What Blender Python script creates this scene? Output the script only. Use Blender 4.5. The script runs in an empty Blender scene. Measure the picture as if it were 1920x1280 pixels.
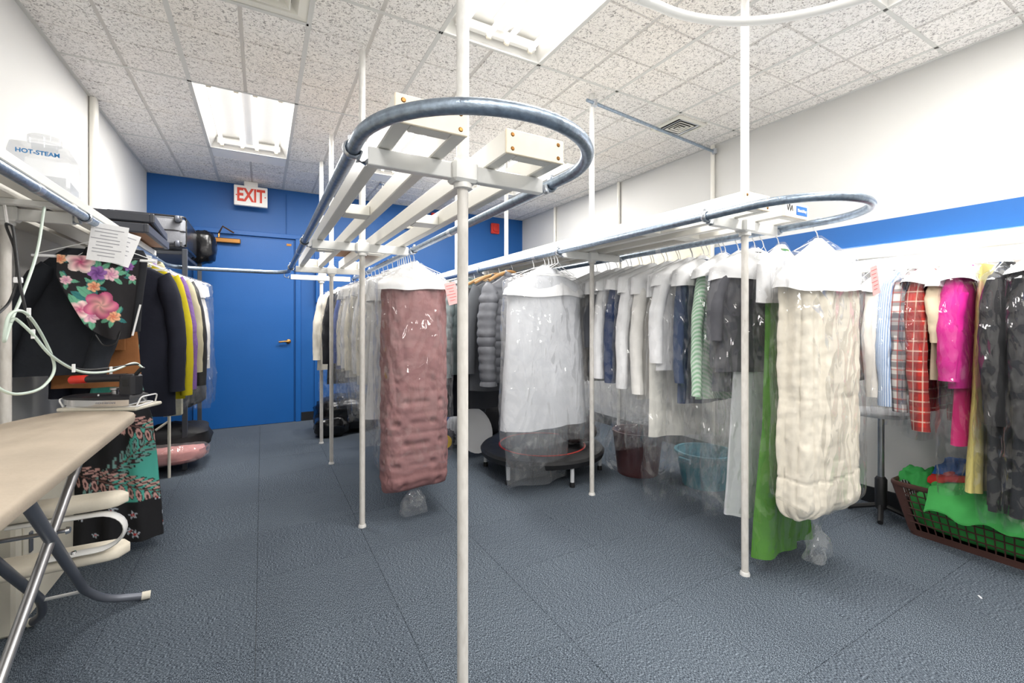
import bpy, math, random
from mathutils import Vector, noise, Matrix
random.seed(7)
PI = math.pi
ORD = 'first second third fourth fifth sixth seventh eighth ninth tenth eleventh twelfth'.split()
SC = bpy.context.scene
COL = SC.collection

# ------------------------------------------------------------------ camera, world, exposure
EYE = 1.15
YAW = math.radians(29.27)
cam = bpy.data.cameras.new('camera')
cam.sensor_width = 36.0
cam.lens = 836.0 / 1920 * 36
cam.shift_y = -(640 - 604) / 1920
cam.clip_start = 0.02
camo = bpy.data.objects.new('camera', cam)
camo.location = (0, 0, EYE)
camo.rotation_euler = (PI / 2, 0, -YAW)
COL.objects.link(camo)
SC.camera = camo
w = bpy.data.worlds.new('world')
w.use_nodes = True
w.node_tree.nodes['Background'].inputs[0].default_value = (1, 1, 1, 1)
w.node_tree.nodes['Background'].inputs[1].default_value = 0.25
SC.world = w
SC.view_settings.view_transform = 'Standard'
SC.view_settings.look = 'None'
SC.view_settings.gamma = 1
SC.view_settings.use_curve_mapping = False
SC.view_settings.exposure = 0.08
SC.cycles.transparent_max_bounces = 48
SC.cycles.max_bounces = 12
TUBE_STRENGTH = 2.6          # what the eye sees of a tube; each fixture's light itself is an area lamp
LAMP_WATTS = 42.0

# room, metres: camera stands at x=0,y=0; +y runs along the rails to the blue end wall
XL, XR, YB, YF, ZC = -1.02, 3.40, 5.75, -2.2, 2.67
ZA, ZB, ZR = 1.58, 1.60, 1.53            # heights of the three hanging rails
S, C = math.sin(YAW), math.cos(YAW)


def on_x(u, v, x):
    """point of the plane x=const that the photograph shows at pixel u,v (measuring aid)"""
    r = (u - 960) / 836.0
    a = (S + r * C, C - r * S, (604 - v) / 836.0)
    t = x / a[0]
    return Vector((x, t * a[1], EYE + t * a[2]))


# ------------------------------------------------------------------ mesh helpers
class MB:
    def __init__(s):
        s.v, s.f, s.m, s.cur = [], [], [], 0

    def add(s, vs, fs):
        o = len(s.v)
        s.v += [tuple(p) for p in vs]
        s.f += [tuple(i + o for i in f) for f in fs]
        s.m += [s.cur] * len(fs)
        return s

    def box(s, c, d, rz=0, bev=0.0, R=None):
        hx, hy, hz = d[0] / 2, d[1] / 2, d[2] / 2
        b = min(bev, hx * .9, hy * .9, hz * .9)
        M = R or Matrix.Rotation(rz, 3, 'Z')
        if b <= 0:
            P = [(x * hx, y * hy, z * hz) for z in (-1, 1) for y in (-1, 1) for x in (-1, 1)]
            Fs = [(0, 2, 3, 1), (4, 5, 7, 6), (0, 1, 5, 4), (2, 6, 7, 3), (0, 4, 6, 2), (1, 3, 7, 5)]
        else:
            P, Fs = [], []
            idx = {}
            for sz in (-1, 1):
                for sy in (-1, 1):
                    for sx in (-1, 1):
                        for k, q in enumerate(((hx, hy - b, hz - b), (hx - b, hy, hz - b), (hx - b, hy - b, hz))):
                            idx[(sx, sy, sz, k)] = len(P)
                            P.append((sx * q[0], sy * q[1], sz * q[2]))
            g = lambda x, y, z, k: idx[(x, y, z, k)]
            for sx in (-1, 1):
                Fs.append((g(sx, -1, -1, 0), g(sx, 1, -1, 0), g(sx, 1, 1, 0), g(sx, -1, 1, 0)))
                Fs.append((g(-1, sx, -1, 1), g(1, sx, -1, 1), g(1, sx, 1, 1), g(-1, sx, 1, 1)))
                Fs.append((g(-1, -1, sx, 2), g(1, -1, sx, 2), g(1, 1, sx, 2), g(-1, 1, sx, 2)))
            for a in (-1, 1):
                for c_ in (-1, 1):
                    Fs.append((g(a, c_, -1, 0), g(a, c_, 1, 0), g(a, c_, 1, 1), g(a, c_, -1, 1)))
                    Fs.append((g(a, -1, c_, 0), g(a, 1, c_, 0), g(a, 1, c_, 2), g(a, -1, c_, 2)))
                    Fs.append((g(-1, a, c_, 1), g(1, a, c_, 1), g(1, a, c_, 2), g(-1, a, c_, 2)))
                    for e in (-1, 1):
                        Fs.append((g(a, c_, e, 0), g(a, c_, e, 1), g(a, c_, e, 2)))
        cc = Vector(c)
        return s.add([M @ Vector(p) + cc for p in P], Fs)

    def loft(s, rings, cap0=True, cap1=True, closed=True):
        n = len(rings[0])
        vs = [p for r in rings for p in r]
        fs = []
        for j in range(len(rings) - 1):
            for i in range(n if closed else n - 1):
                k = (i + 1) % n
                fs.append((j * n + i, j * n + k, (j + 1) * n + k, (j + 1) * n + i))
        if closed and cap0:
            fs.append(tuple(reversed(range(n))))
        if closed and cap1:
            fs.append(tuple(range((len(rings) - 1) * n, len(rings) * n)))
        return s.add(vs, fs)

    def tube(s, path, r, n=8, caps=True, flat=None, loop=False):
        path = [Vector(p) for p in path]
        N = len(path)
        up = None
        rings = []
        for j, p in enumerate(path):
            if loop:
                t = path[(j + 1) % N] - path[j - 1]
            else:
                t = path[min(j + 1, N - 1)] - path[max(j - 1, 0)]
            t.normalize()
            if up is None:
                up = Vector((0, 0, 1)) if abs(t.z) < .9 else Vector((1, 0, 0))
            a = up - t * up.dot(t)
            if a.length < 1e-5:
                a = t.orthogonal()
            a.normalize()
            up = a
            b = t.cross(a)
            rr = r[j] if isinstance(r, (list, tuple)) else r
            ra, rb = (rr, rr) if flat is None else (rr * flat[0], rr * flat[1])
            rings.append([p + a * (math.cos(2 * PI * i / n) * ra) + b * (math.sin(2 * PI * i / n) * rb) for i in range(n)])
        if loop:
            rings.append(rings[0])
            return s.loft(rings, False, False)
        return s.loft(rings, caps, caps)

    def lathe(s, prof, c=(0, 0, 0), n=24, M=None):
        c = Vector(c)
        rings = []
        for r, z in prof:
            ring = [Vector((r * math.cos(2 * PI * i / n), r * math.sin(2 * PI * i / n), z)) for i in range(n)]
            rings.append([(M @ p if M else p) + c for p in ring])
        return s.loft(rings)

    def plate(s, pts, t, axis=Vector((0, 0, 1))):
        """flat outline pts given a thickness t along axis"""
        a = Vector(axis) * t
        p0 = [Vector(p) for p in pts]
        return s.loft([p0, [p + a for p in p0]])

    def build(s, name, mats, parent=None, smooth=True, colors=None, angle=40):
        me = bpy.data.meshes.new(name)
        me.from_pydata(s.v, [], s.f)
        for m in (mats if isinstance(mats, (list, tuple)) else [mats]):
            me.materials.append(m)
        if s.m and max(s.m) > 0:
            me.polygons.foreach_set('material_index', s.m)
        if smooth:
            me.polygons.foreach_set('use_smooth', [True] * len(me.polygons))
            try:
                me.set_sharp_from_angle(angle=math.radians(angle))
            except Exception:
                pass
        if colors:
            at = me.color_attributes.new('print', 'FLOAT_COLOR', 'POINT')
            at.data.foreach_set('color', [q for c in colors for q in (c[0], c[1], c[2], 1.0)])
        me.update()
        o = bpy.data.objects.new(name, me)
        COL.objects.link(o)
        if parent:
            o.parent = parent
        return o


def fillet(pts, r, n=8):
    """polyline with rounded corners of radius r"""
    pts = [Vector(p) for p in pts]
    out = [pts[0]]
    for i in range(1, len(pts) - 1):
        a, b, c = pts[i - 1], pts[i], pts[i + 1]
        d1, d2 = (a - b), (c - b)
        rr = min(r, d1.length * .49, d2.length * .49)
        p, q = b + d1.normalized() * rr, b + d2.normalized() * rr
        for k in range(n + 1):
            t = k / n
            out.append(p * (1 - t) ** 2 + b * 2 * t * (1 - t) + q * t * t)
    out.append(pts[-1])
    return out


def spline(pts, n=8):
    pts = [Vector(p) for p in pts]
    out = []
    P = [pts[0] * 2 - pts[1]] + pts + [pts[-1] * 2 - pts[-2]]
    for i in range(1, len(P) - 2):
        a, b, c, d = P[i - 1:i + 3]
        for k in range(n):
            t = k / n
            out.append(.5 * ((2 * b) + (c - a) * t + (2 * a - 5 * b + 4 * c - d) * t * t + (3 * b - a - 3 * c + d) * t ** 3))
    out.append(pts[-1])
    return out


def thing(name, label, cat, loc=(0, 0, 0), rz=0, group=None):
    o = bpy.data.objects.new(name, None)
    o.empty_display_size = .05
    COL.objects.link(o)
    o.location = loc
    o.rotation_euler = (0, 0, rz)
    return tag(o, label, cat, group)


def tag(o, label, cat, group=None):
    o['label'] = label
    o['category'] = cat
    if group:
        o['group'] = group
    return o


def struct(o):
    o['kind'] = 'structure'
    return o


# ------------------------------------------------------------------ materials
def srgb(r, g, b):
    return tuple(((x / 255 + .055) / 1.055) ** 2.4 if x > 10 else x / 255 / 12.92 for x in (r, g, b))


def newmat(name):
    m = bpy.data.materials.new(name)
    m.use_nodes = True
    nt = m.node_tree
    return m, nt, nt.nodes['Principled BSDF']


def N(nt, t, **kw):
    n = nt.nodes.new(t)
    for k, v in kw.items():
        if k in n.inputs:
            n.inputs[k].default_value = v
        else:
            setattr(n, k, v)
    return n


def L(nt, a, b):
    nt.links.new(a, b)


def ramp(nt, fac, stops):
    r = nt.nodes.new('ShaderNodeValToRGB')
    el = r.color_ramp.elements
    while len(el) > 1:
        el.remove(el[-1])
    el[0].position, el[0].color = stops[0][0], (*stops[0][1], 1)
    for p, c in stops[1:]:
        e = el.new(p)
        e.color = (*c, 1)
    L(nt, fac, r.inputs[0])
    return r.outputs[0]


def simple(name, col, rough=.6, metal=0., var=.0, vscale=8., bump=.0, bscale=60., spec=.5, sheen=0.):
    m, nt, b = newmat(name)
    b.inputs['Base Color'].default_value = (*col, 1)
    b.inputs['Roughness'].default_value = rough
    b.inputs['Metallic'].default_value = metal
    b.inputs['Specular IOR Level'].default_value = spec
    if sheen:
        b.inputs['Sheen Weight'].default_value = sheen
    tc = N(nt, 'ShaderNodeTexCoord')
    if var:
        no = N(nt, 'ShaderNodeTexNoise', Scale=vscale, Detail=4.)
        L(nt, tc.outputs['Object'], no.inputs['Vector'])
        d = tuple(max(0, c * (1 - var)) for c in col)
        e = tuple(min(1, c * (1 + var)) for c in col)
        L(nt, ramp(nt, no.outputs[0], [(.3, d), (.7, e)]), b.inputs['Base Color'])
    if bump:
        no = N(nt, 'ShaderNodeTexNoise', Scale=bscale, Detail=3.)
        L(nt, tc.outputs['Object'], no.inputs['Vector'])
        bp = N(nt, 'ShaderNodeBump', Strength=bump, Distance=.01)
        L(nt, no.outputs[0], bp.inputs['Height'])
        L(nt, bp.outputs[0], b.inputs['Normal'])
    return m


CL = {}


def cloth(rgb, rough=.85, var=.06, bump=.25, bscale=18.):
    k = (rgb, rough, var, bump, bscale)
    if k not in CL:
        CL[k] = simple('cloth_%d_%d_%d' % rgb, srgb(*rgb), rough, 0, var, 14., bump, bscale, .25, .0)
    return CL[k]


def wall_mat(name, col, rough=.7):
    m, nt, b = newmat(name)
    g = N(nt, 'ShaderNodeNewGeometry')
    no = N(nt, 'ShaderNodeTexNoise', Scale=1.3, Detail=5.)
    L(nt, g.outputs['Position'], no.inputs['Vector'])
    L(nt, ramp(nt, no.outputs[0], [(.35, tuple(c * .95 for c in col)), (.65, col)]), b.inputs['Base Color'])
    b.inputs['Roughness'].default_value = rough
    n2 = N(nt, 'ShaderNodeTexNoise', Scale=90., Detail=3.)
    L(nt, g.outputs['Position'], n2.inputs['Vector'])
    bp = N(nt, 'ShaderNodeBump', Strength=.12, Distance=.004)
    L(nt, n2.outputs[0], bp.inputs['Height'])
    L(nt, bp.outputs[0], b.inputs['Normal'])
    return m


M = {}
M['white_wall'] = wall_mat('white_wall', (.69, .685, .665))
M['blue_wall'] = wall_mat('blue_wall', srgb(16, 88, 158), .5)
M['blue_door'] = wall_mat('blue_door', srgb(16, 92, 166), .45)
M['base'] = simple('black_base', srgb(25, 26, 30), .5)
M['paint'] = simple('cream_paint', (.82, .80, .74), .4, 0, .03, 5.)
M['galv'] = simple('galvanised', srgb(150, 164, 180), .36, .85, .22, 60., .15, 90.)
M['zinc'] = simple('zinc_clamp', srgb(200, 205, 212), .28, .9, .12, 40.)
M['chrome'] = simple('chrome', (.75, .75, .76), .15, 1.)
M['steel'] = simple('brushed_steel', (.50, .50, .51), .32, .9, .1, 20.)
M['grey_metal'] = simple('grey_metal', srgb(112, 116, 126), .4, .4)
M['dark_metal'] = simple('dark_metal', srgb(74, 77, 84), .45, .3)
M['bronze'] = simple('bronze', srgb(150, 105, 55), .35, .8)
M['wood'] = simple('pine', srgb(244, 230, 206), .6, 0, .12, 9.)
M['hanger_wood'] = simple('hanger_wood', srgb(176, 134, 86), .5, 0, .1, 20.)
M['wire'] = simple('white_wire', (.85, .85, .85), .35)
M['paper'] = simple('paper', (.86, .86, .87), .8, 0, .03, 20., .3, 14.)
M['pink_paper'] = simple('pink_paper', srgb(240, 178, 176), .8, 0, .04, 30.)
M['ink'] = simple('ink', srgb(165, 165, 172), .9)
M['red_ink'] = simple('red_ink', srgb(200, 100, 100), .9)
M['red'] = simple('red', srgb(205, 52, 40), .4)
M['exit_red'] = simple('exit_red', srgb(216, 60, 36), .5)
M['sign_white'] = simple('sign_white', (.85, .82, .78), .4)
M['logo_blue'] = simple('logo_blue', srgb(40, 110, 190), .5)
M['label_blue'] = simple('label_blue', srgb(40, 120, 180), .5)
M['rubber'] = simple('black_rubber', srgb(28, 28, 30), .5)
M['black_plastic'] = simple('black_plastic', srgb(38, 38, 42), .38)
M['bag_black'] = simple('black_bin_bag', srgb(16, 16, 18), .22, 0, 0, 1, .6, 9.)
M['fixture'] = simple('fixture_white', (.88, .87, .84), .35)
M['vent'] = simple('vent_cream', srgb(226, 224, 214), .45)
M['dark'] = simple('vent_shade', (.02, .02, .02), .9)  # near-black colour in place of the shade inside the vent openings
M['tee'] = simple('tee_grey', srgb(206, 206, 202), .5)
M['cream'] = simple('cream_plastic', srgb(226, 220, 204), .5, 0, .04, 6.)
M['brown_plastic'] = simple('brown_plastic', srgb(84, 56, 50), .45)
M['yellow'] = simple('yellow_plastic', srgb(240, 196, 30), .5)
M['teal'] = simple('teal_plastic', srgb(20, 130, 150), .4)
M['grey_white'] = simple('grey_white', srgb(214, 216, 220), .5)
M['trampoline'] = simple('trampoline_black', srgb(28, 28, 31), .55, 0, .2, 8., .5, 9.)
M['suitcase'] = simple('suitcase_grey', srgb(118, 120, 126), .5, 0, .06, 30., .2, 150.)
M['board_dark'] = simple('board_dark', srgb(66, 68, 76), .5)
M['board_brown'] = simple('board_brown', srgb(164, 122, 92), .7, 0, .08, 14.)
M['board_cover'] = simple('board_cover', srgb(186, 172, 154), .75, 0, .10, 5., .15, 60.)
M['sleeve_pad'] = simple('sleeve_pad', srgb(233, 224, 206), .8, 0, .07, 7., .2, 40.)
M['white_metal'] = simple('white_metal', (.80, .80, .78), .35)
M['hose'] = simple('hose', srgb(205, 220, 208), .35)

# pole paint: white with chips and grime
m, nt, b = newmat('pole_paint')
g = N(nt, 'ShaderNodeNewGeometry')
mp = N(nt, 'ShaderNodeMapping')
mp.inputs['Scale'].default_value = (1, 1, .35)
L(nt, g.outputs['Position'], mp.inputs['Vector'])
no = N(nt, 'ShaderNodeTexNoise', Scale=70., Detail=5.)
L(nt, mp.outputs[0], no.inputs['Vector'])
L(nt, ramp(nt, no.outputs[0], [(.24, srgb(140, 138, 136)), (.28, srgb(216, 214, 210)), (.6, srgb(231, 230, 227))]), b.inputs['Base Color'])
b.inputs['Roughness'].default_value = .42
M['pole'] = m
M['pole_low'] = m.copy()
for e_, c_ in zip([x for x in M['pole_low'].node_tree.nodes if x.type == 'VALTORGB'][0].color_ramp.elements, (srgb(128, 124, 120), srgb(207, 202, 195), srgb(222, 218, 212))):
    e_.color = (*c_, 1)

# ceiling tile: off-white with dark worm-hole fissures
m, nt, b = newmat('ceiling_tile')
g = N(nt, 'ShaderNodeNewGeometry')
no = N(nt, 'ShaderNodeTexNoise', Scale=72., Detail=2., Distortion=1.4)
L(nt, g.outputs['Position'], no.inputs['Vector'])
col = ramp(nt, no.outputs[0], [(.34, srgb(160, 157, 155)), (.43, srgb(228, 225, 222)), (.54, srgb(246, 244, 241))])
n2 = N(nt, 'ShaderNodeTexNoise', Scale=.9, Detail=3.)
L(nt, g.outputs['Position'], n2.inputs['Vector'])
st = ramp(nt, n2.outputs[0], [(.3, (1., .975, .94)), (.6, (1, 1, 1))])
mx = N(nt, 'ShaderNodeMix', data_type='RGBA', blend_type='MULTIPLY')
mx.inputs[0].default_value = 1
L(nt, col, mx.inputs[6])
L(nt, st, mx.inputs[7])
L(nt, mx.outputs[2], b.inputs['Base Color'])
bp = N(nt, 'ShaderNodeBump', Strength=.6, Distance=.01)
L(nt, no.outputs[0], bp.inputs['Height'])
L(nt, bp.outputs[0], b.inputs['Normal'])
b.inputs['Roughness'].default_value = .95
M['tile'] = m
M['groove'] = simple('tile_groove', srgb(206, 203, 199), .9)

# carpet: mottled slate blue loop pile, streaked along one axis per tile
m, nt, b = newmat('carpet')
tc = N(nt, 'ShaderNodeTexCoord')
mp = N(nt, 'ShaderNodeMapping')
mp.inputs['Scale'].default_value = (1, .34, 1)
oi = N(nt, 'ShaderNodeObjectInfo')
L(nt, tc.outputs['Object'], mp.inputs['Vector'])
ad = N(nt, 'ShaderNodeVectorMath', operation='ADD')
sc = N(nt, 'ShaderNodeVectorMath', operation='SCALE')
sc.inputs['Scale'].default_value = 3.7
L(nt, oi.outputs['Location'], sc.inputs[0])
L(nt, mp.outputs[0], ad.inputs[0])
L(nt, sc.outputs[0], ad.inputs[1])
n1 = N(nt, 'ShaderNodeTexNoise', Scale=430., Detail=3.)
L(nt, ad.outputs[0], n1.inputs['Vector'])
c1 = ramp(nt, n1.outputs[0], [(.36, srgb(38, 43, 51)), (.5, srgb(76, 85, 95)), (.64, srgb(136, 146, 156))])
g = N(nt, 'ShaderNodeNewGeometry')
n2 = N(nt, 'ShaderNodeTexNoise', Scale=1.6, Detail=4.)
L(nt, g.outputs['Position'], n2.inputs['Vector'])
c2 = ramp(nt, n2.outputs[0], [(.3, (.86, .86, .87)), (.7, (1, 1, 1))])
rnd = ramp(nt, oi.outputs['Random'], [(0, (.93, .93, .94)), (1, (1, 1, 1))])
for s_ in (c2, rnd):
    mx = N(nt, 'ShaderNodeMix', data_type='RGBA', blend_type='MULTIPLY')
    mx.inputs[0].default_value = 1
    L(nt, c1, mx.inputs[6])
    L(nt, s_, mx.inputs[7])
    c1 = mx.outputs[2]
L(nt, c1, b.inputs['Base Color'])
b.inputs['Roughness'].default_value = .95
b.inputs['Specular IOR Level'].default_value = .15
bp = N(nt, 'ShaderNodeBump', Strength=.18, Distance=.002)
L(nt, n1.outputs[0], bp.inputs['Height'])
L(nt, bp.outputs[0], b.inputs['Normal'])
M['carpet'] = m

# lamp tubes
m, nt, b = newmat('lamp_tube')
b.inputs['Base Color'].default_value = (1, 1, 1, 1)
b.inputs['Emission Color'].default_value = (1, .97, .92, 1)
b.inputs['Emission Strength'].default_value = TUBE_STRENGTH
M['tube'] = m
M['tube_hot'] = m.copy()
M['tube_hot'].node_tree.nodes['Principled BSDF'].inputs['Emission Strength'].default_value = 32.


def plastic(name, haze, gl, tint=(1, 1, 1), bscale=26., bump=1.0):
    """clear film: see-through, glossy at wrinkles, a little milky"""
    m = bpy.data.materials.new(name)
    m.use_nodes = True
    nt = m.node_tree
    nt.nodes.remove(nt.nodes['Principled BSDF'])
    out = nt.nodes['Material Output']
    tc = N(nt, 'ShaderNodeTexCoord')
    mp = N(nt, 'ShaderNodeMapping')
    mp.inputs['Scale'].default_value = (1, 1, .45)
    L(nt, tc.outputs['Object'], mp.inputs['Vector'])
    no = N(nt, 'ShaderNodeTexNoise', Scale=bscale, Detail=4., Distortion=.8)
    no.noise_type = 'RIDGED_MULTIFRACTAL'
    L(nt, mp.outputs[0], no.inputs['Vector'])
    dn = N(nt, 'ShaderNodeTexNoise', Scale=5., Detail=2.)
    L(nt, mp.outputs[0], dn.inputs['Vector'])
    dv = N(nt, 'ShaderNodeVectorMath', operation='SCALE')
    dv.inputs['Scale'].default_value = .22
    L(nt, dn.outputs[1], dv.inputs[0])
    da = N(nt, 'ShaderNodeVectorMath', operation='ADD')
    L(nt, mp.outputs[0], da.inputs[0])
    L(nt, dv.outputs[0], da.inputs[1])
    vo = N(nt, 'ShaderNodeTexVoronoi', Scale=bscale * .75)
    L(nt, da.outputs[0], vo.inputs['Vector'])
    hm = N(nt, 'ShaderNodeMath', operation='MULTIPLY_ADD')
    hm.inputs[1].default_value = .12
    L(nt, no.outputs[0], hm.inputs[0])
    L(nt, vo.outputs[0], hm.inputs[2])
    bp = N(nt, 'ShaderNodeBump', Strength=bump, Distance=.030)
    L(nt, hm.outputs[0], bp.inputs['Height'])
    tr = N(nt, 'ShaderNodeBsdfTransparent')
    tr.inputs[0].default_value = (*tint, 1)
    gb = N(nt, 'ShaderNodeBsdfGlossy', Roughness=.07)
    L(nt, bp.outputs[0], gb.inputs['Normal'])
    di = N(nt, 'ShaderNodeBsdfTranslucent')
    di.inputs[0].default_value = (.9, .91, .93, 1)
    d2 = N(nt, 'ShaderNodeBsdfDiffuse')
    d2.inputs[0].default_value = (.9, .91, .93, 1)
    ms = N(nt, 'ShaderNodeMixShader')
    L(nt, di.outputs[0], ms.inputs[1])
    L(nt, d2.outputs[0], ms.inputs[2])
    m1 = N(nt, 'ShaderNodeMixShader')
    m1.inputs[0].default_value = haze
    L(nt, tr.outputs[0], m1.inputs[1])
    L(nt, ms.outputs[0], m1.inputs[2])
    lw = N(nt, 'ShaderNodeLayerWeight', Blend=.14)
    L(nt, bp.outputs[0], lw.inputs['Normal'])
    ma = N(nt, 'ShaderNodeMath', operation='MULTIPLY_ADD')
    ma.inputs[1].default_value = .20
    ma.inputs[2].default_value = gl
    ma.use_clamp = True
    L(nt, lw.outputs['Fresnel'], ma.inputs[0])
    m2 = N(nt, 'ShaderNodeMixShader')
    L(nt, ma.outputs[0], m2.inputs[0])
    L(nt, m1.outputs[0], m2.inputs[1])
    L(nt, gb.outputs[0], m2.inputs[2])
    L(nt, m2.outputs[0], out.inputs[0])
    return m


M['film'] = plastic('clear_film', .022, .065, bump=1.0, bscale=20.)
M['film_milky'] = plastic('milky_film', .15, .085, bump=1.0, bscale=20.)
M['tank'] = plastic('clear_tank', .22, .06, (.93, .94, .95), 6., .1)

# printed cloth: colour comes from the mesh's painted print
m, nt, b = newmat('printed_cloth')
a = N(nt, 'ShaderNodeAttribute')
a.attribute_name = 'print'
L(nt, a.outputs['Color'], b.inputs['Base Color'])
b.inputs['Roughness'].default_value = .8
M['print'] = m


def stripes(name, c1, c2, scale, axis='X', duty=.5):
    m, nt, b = newmat(name)
    tc = N(nt, 'ShaderNodeTexCoord')
    wv = N(nt, 'ShaderNodeTexWave', Scale=scale)
    wv.bands_direction = axis
    L(nt, tc.outputs['Object'], wv.inputs['Vector'])
    L(nt, ramp(nt, wv.outputs[1], [(duty - .08, c1), (duty + .08, c2)]), b.inputs['Base Color'])
    b.inputs['Roughness'].default_value = .8
    return m


def plaid(name, base, a_, c_):
    m, nt, b = newmat(name)
    tc = N(nt, 'ShaderNodeTexCoord')
    cur = None
    for ax, s_, dt, cc in (('Z', 5., .62, a_), ('Y', 6., .62, a_), ('Z', 6.3, .965, c_), ('Y', 9., .965, c_), ('X', 6., .68, a_)):
        wv = N(nt, 'ShaderNodeTexWave', Scale=s_)
        wv.bands_direction = ax
        L(nt, tc.outputs['Object'], wv.inputs['Vector'])
        f = ramp(nt, wv.outputs[1], [(dt - .04, (0, 0, 0)), (dt + .04, (.6, .6, .6))])
        mx = N(nt, 'ShaderNodeMix', data_type='RGBA')
        L(nt, f, mx.inputs[0])
        if cur is None:
            mx.inputs[6].default_value = (*base, 1)
        else:
            L(nt, cur, mx.inputs[6])
        mx.inputs[7].default_value = (*cc, 1)
        cur = mx.outputs[2]
    L(nt, cur, b.inputs['Base Color'])
    b.inputs['Roughness'].default_value = .85
    return m


M['red_plaid'] = plaid('red_plaid', srgb(176, 40, 30), srgb(120, 40, 40), srgb(220, 200, 180))
M['bw_plaid'] = plaid('bw_plaid', srgb(214, 208, 202), srgb(46, 48, 66), srgb(190, 70, 60))
M['blue_stripe'] = stripes('blue_stripe', srgb(214, 224, 238), srgb(140, 166, 206), 34., 'Y')
M['mint_stripe'] = stripes('mint_stripe', srgb(216, 232, 218), srgb(160, 204, 168), 26., 'DIAGONAL')

# ------------------------------------------------------------------ room
WT = .08


def wall(name, c, d, mat):
    return struct(MB().box(c, d).build(name, mat, None, False))


wall('wall_left', (XL - WT / 2, (YB + YF) / 2, 1.42), (WT, YB - YF + 2 * WT, 2.84), M['white_wall'])
wall('wall_right', (XR + WT / 2, (YB + YF) / 2, 1.42), (WT, YB - YF + 2 * WT, 2.84), M['white_wall'])
wall('wall_back', ((XL + XR) / 2, YB + WT / 2, 1.42), (XR - XL, WT, 2.84), M['blue_wall'])
wall('wall_front', ((XL + XR) / 2, YF - WT / 2, 1.42), (XR - XL, WT, 2.84), M['white_wall'])
floor = wall('floor', ((XL + XR) / 2, (YB + YF) / 2, -.03), (XR - XL, YB - YF, .048), M['base'])
ceil = wall('ceiling', ((XL + XR) / 2, (YB + YF) / 2, 2.82), (XR - XL + 2 * WT, YB - YF + 2 * WT, .06), M['white_wall'])

# carpet tiles, quarter-turned
CT = .5
ct_mesh = {}


def carpet_tile(w, d):
    k = (round(w, 3), round(d, 3))
    if k not in ct_mesh:
        mb = MB().box((0, 0, -.003), (w - .0012, d - .0012, .006), 0, .0008)
        o = mb.build('carpet_tile', M['carpet'], floor, False)
        ct_mesh[k] = o.data
        return o
    o = bpy.data.objects.new('carpet_tile', ct_mesh[k])
    COL.objects.link(o)
    o.parent = floor
    return o


y = YF
j = 0
while y < YB - .01:
    d = min(CT, YB - y)
    x = XL
    i = 0
    while x < XR - .01:
        w_ = min(CT, XR - x)
        turn = (i + j) % 2 and w_ == CT and d == CT
        o = carpet_tile(w_, d)
        o.location = (x + w_ / 2, y + d / 2, 0)
        if turn:
            o.rotation_euler = (0, 0, PI / 2)
        x += CT
        i += 1
    y += CT
    j += 1

# ceiling grid
CX_ = [XL, -.4008, .2088, .8184, 1.428, 2.0376, 2.6472, 3.2568, XR]
CY_ = [YF, -1.4345, -.2153, 1.0041, 2.2233, 3.4425, 4.6617, YB]
LIGHTS = [(1, 5), (3, 5), (5, 5), (3, 3), (5, 2), (1, 1), (3, 1)]   # (column, row) cells with lamps; last two unseen, added to light the front
tile_mesh = {}


def ceiling_tile(x0, x1, y0, y1):
    key = (round(x1 - x0, 3), round(y1 - y0, 3))
    cx, cy = (x0 + x1) / 2, (y0 + y1) / 2
    if key not in tile_mesh:
        mb = MB()
        mb.cur = 1
        mb.box((0, 0, .017), (x1 - x0 - .004, y1 - y0 - .004, .02))
        mb.cur = 0
        nx = 2 if x1 - x0 > .5 else 1
        ny = max(1, round((y1 - y0) / .3048))
        dx, dy = (x1 - x0) / nx, (y1 - y0) / ny
        for a in range(nx):
            for c in range(ny):
                px, py = x0 - cx + (a + .5) * dx, y0 - cy + (c + .5) * dy
                hx, hy = dx / 2 - .012, dy / 2 - .007
                r0 = [(px + sx * (hx + .003), py + sy * (hy + .002), .0075) for sx, sy in ((-1, -1), (1, -1), (1, 1), (-1, 1))]
                r1 = [(px + sx * hx, py + sy * hy, .001) for sx, sy in ((-1, -1), (1, -1), (1, 1), (-1, 1))]
                mb.loft([r0, r1], False, True)
        o = mb.build('ceiling_tile', [M['tile'], M['groove']], ceil, False)
        tile_mesh[key] = o.data
    else:
        o = bpy.data.objects.new('ceiling_tile', tile_mesh[key])
        COL.objects.link(o)
        o.parent = ceil
    o.location = (cx, cy, ZC)


for j in range(len(CY_) - 1):
    for i in range(len(CX_) - 1):
        y0, y1 = CY_[j], CY_[j + 1]
        if (i, j) in LIGHTS:
            continue
        if i == 1 and j == 3:
            y1 = 1.89
        if i == 1 and j == 4:
            y0 = 2.50
        if (i, j) in ((1, 6), (3, 6), (5, 6)):
            MB().box(((CX_[i] + CX_[i + 1]) / 2, 4.6617 + .12, ZC + .008), (.6, .235, .012)).build('filler_panel', M['fixture'], ceil, False)
            y0 = 4.90
        ceiling_tile(CX_[i], CX_[i + 1], y0, y1)


def tee(x0, y0, x1, y1, wd=.022):
    lx, ly = abs(x1 - x0), abs(y1 - y0)
    MB().box(((x0 + x1) / 2, (y0 + y1) / 2, ZC + .003), (lx if lx > ly else wd, ly if ly > lx else wd, .008), 0, .001).build('tee_bar', M['tee'], ceil, False)


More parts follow.
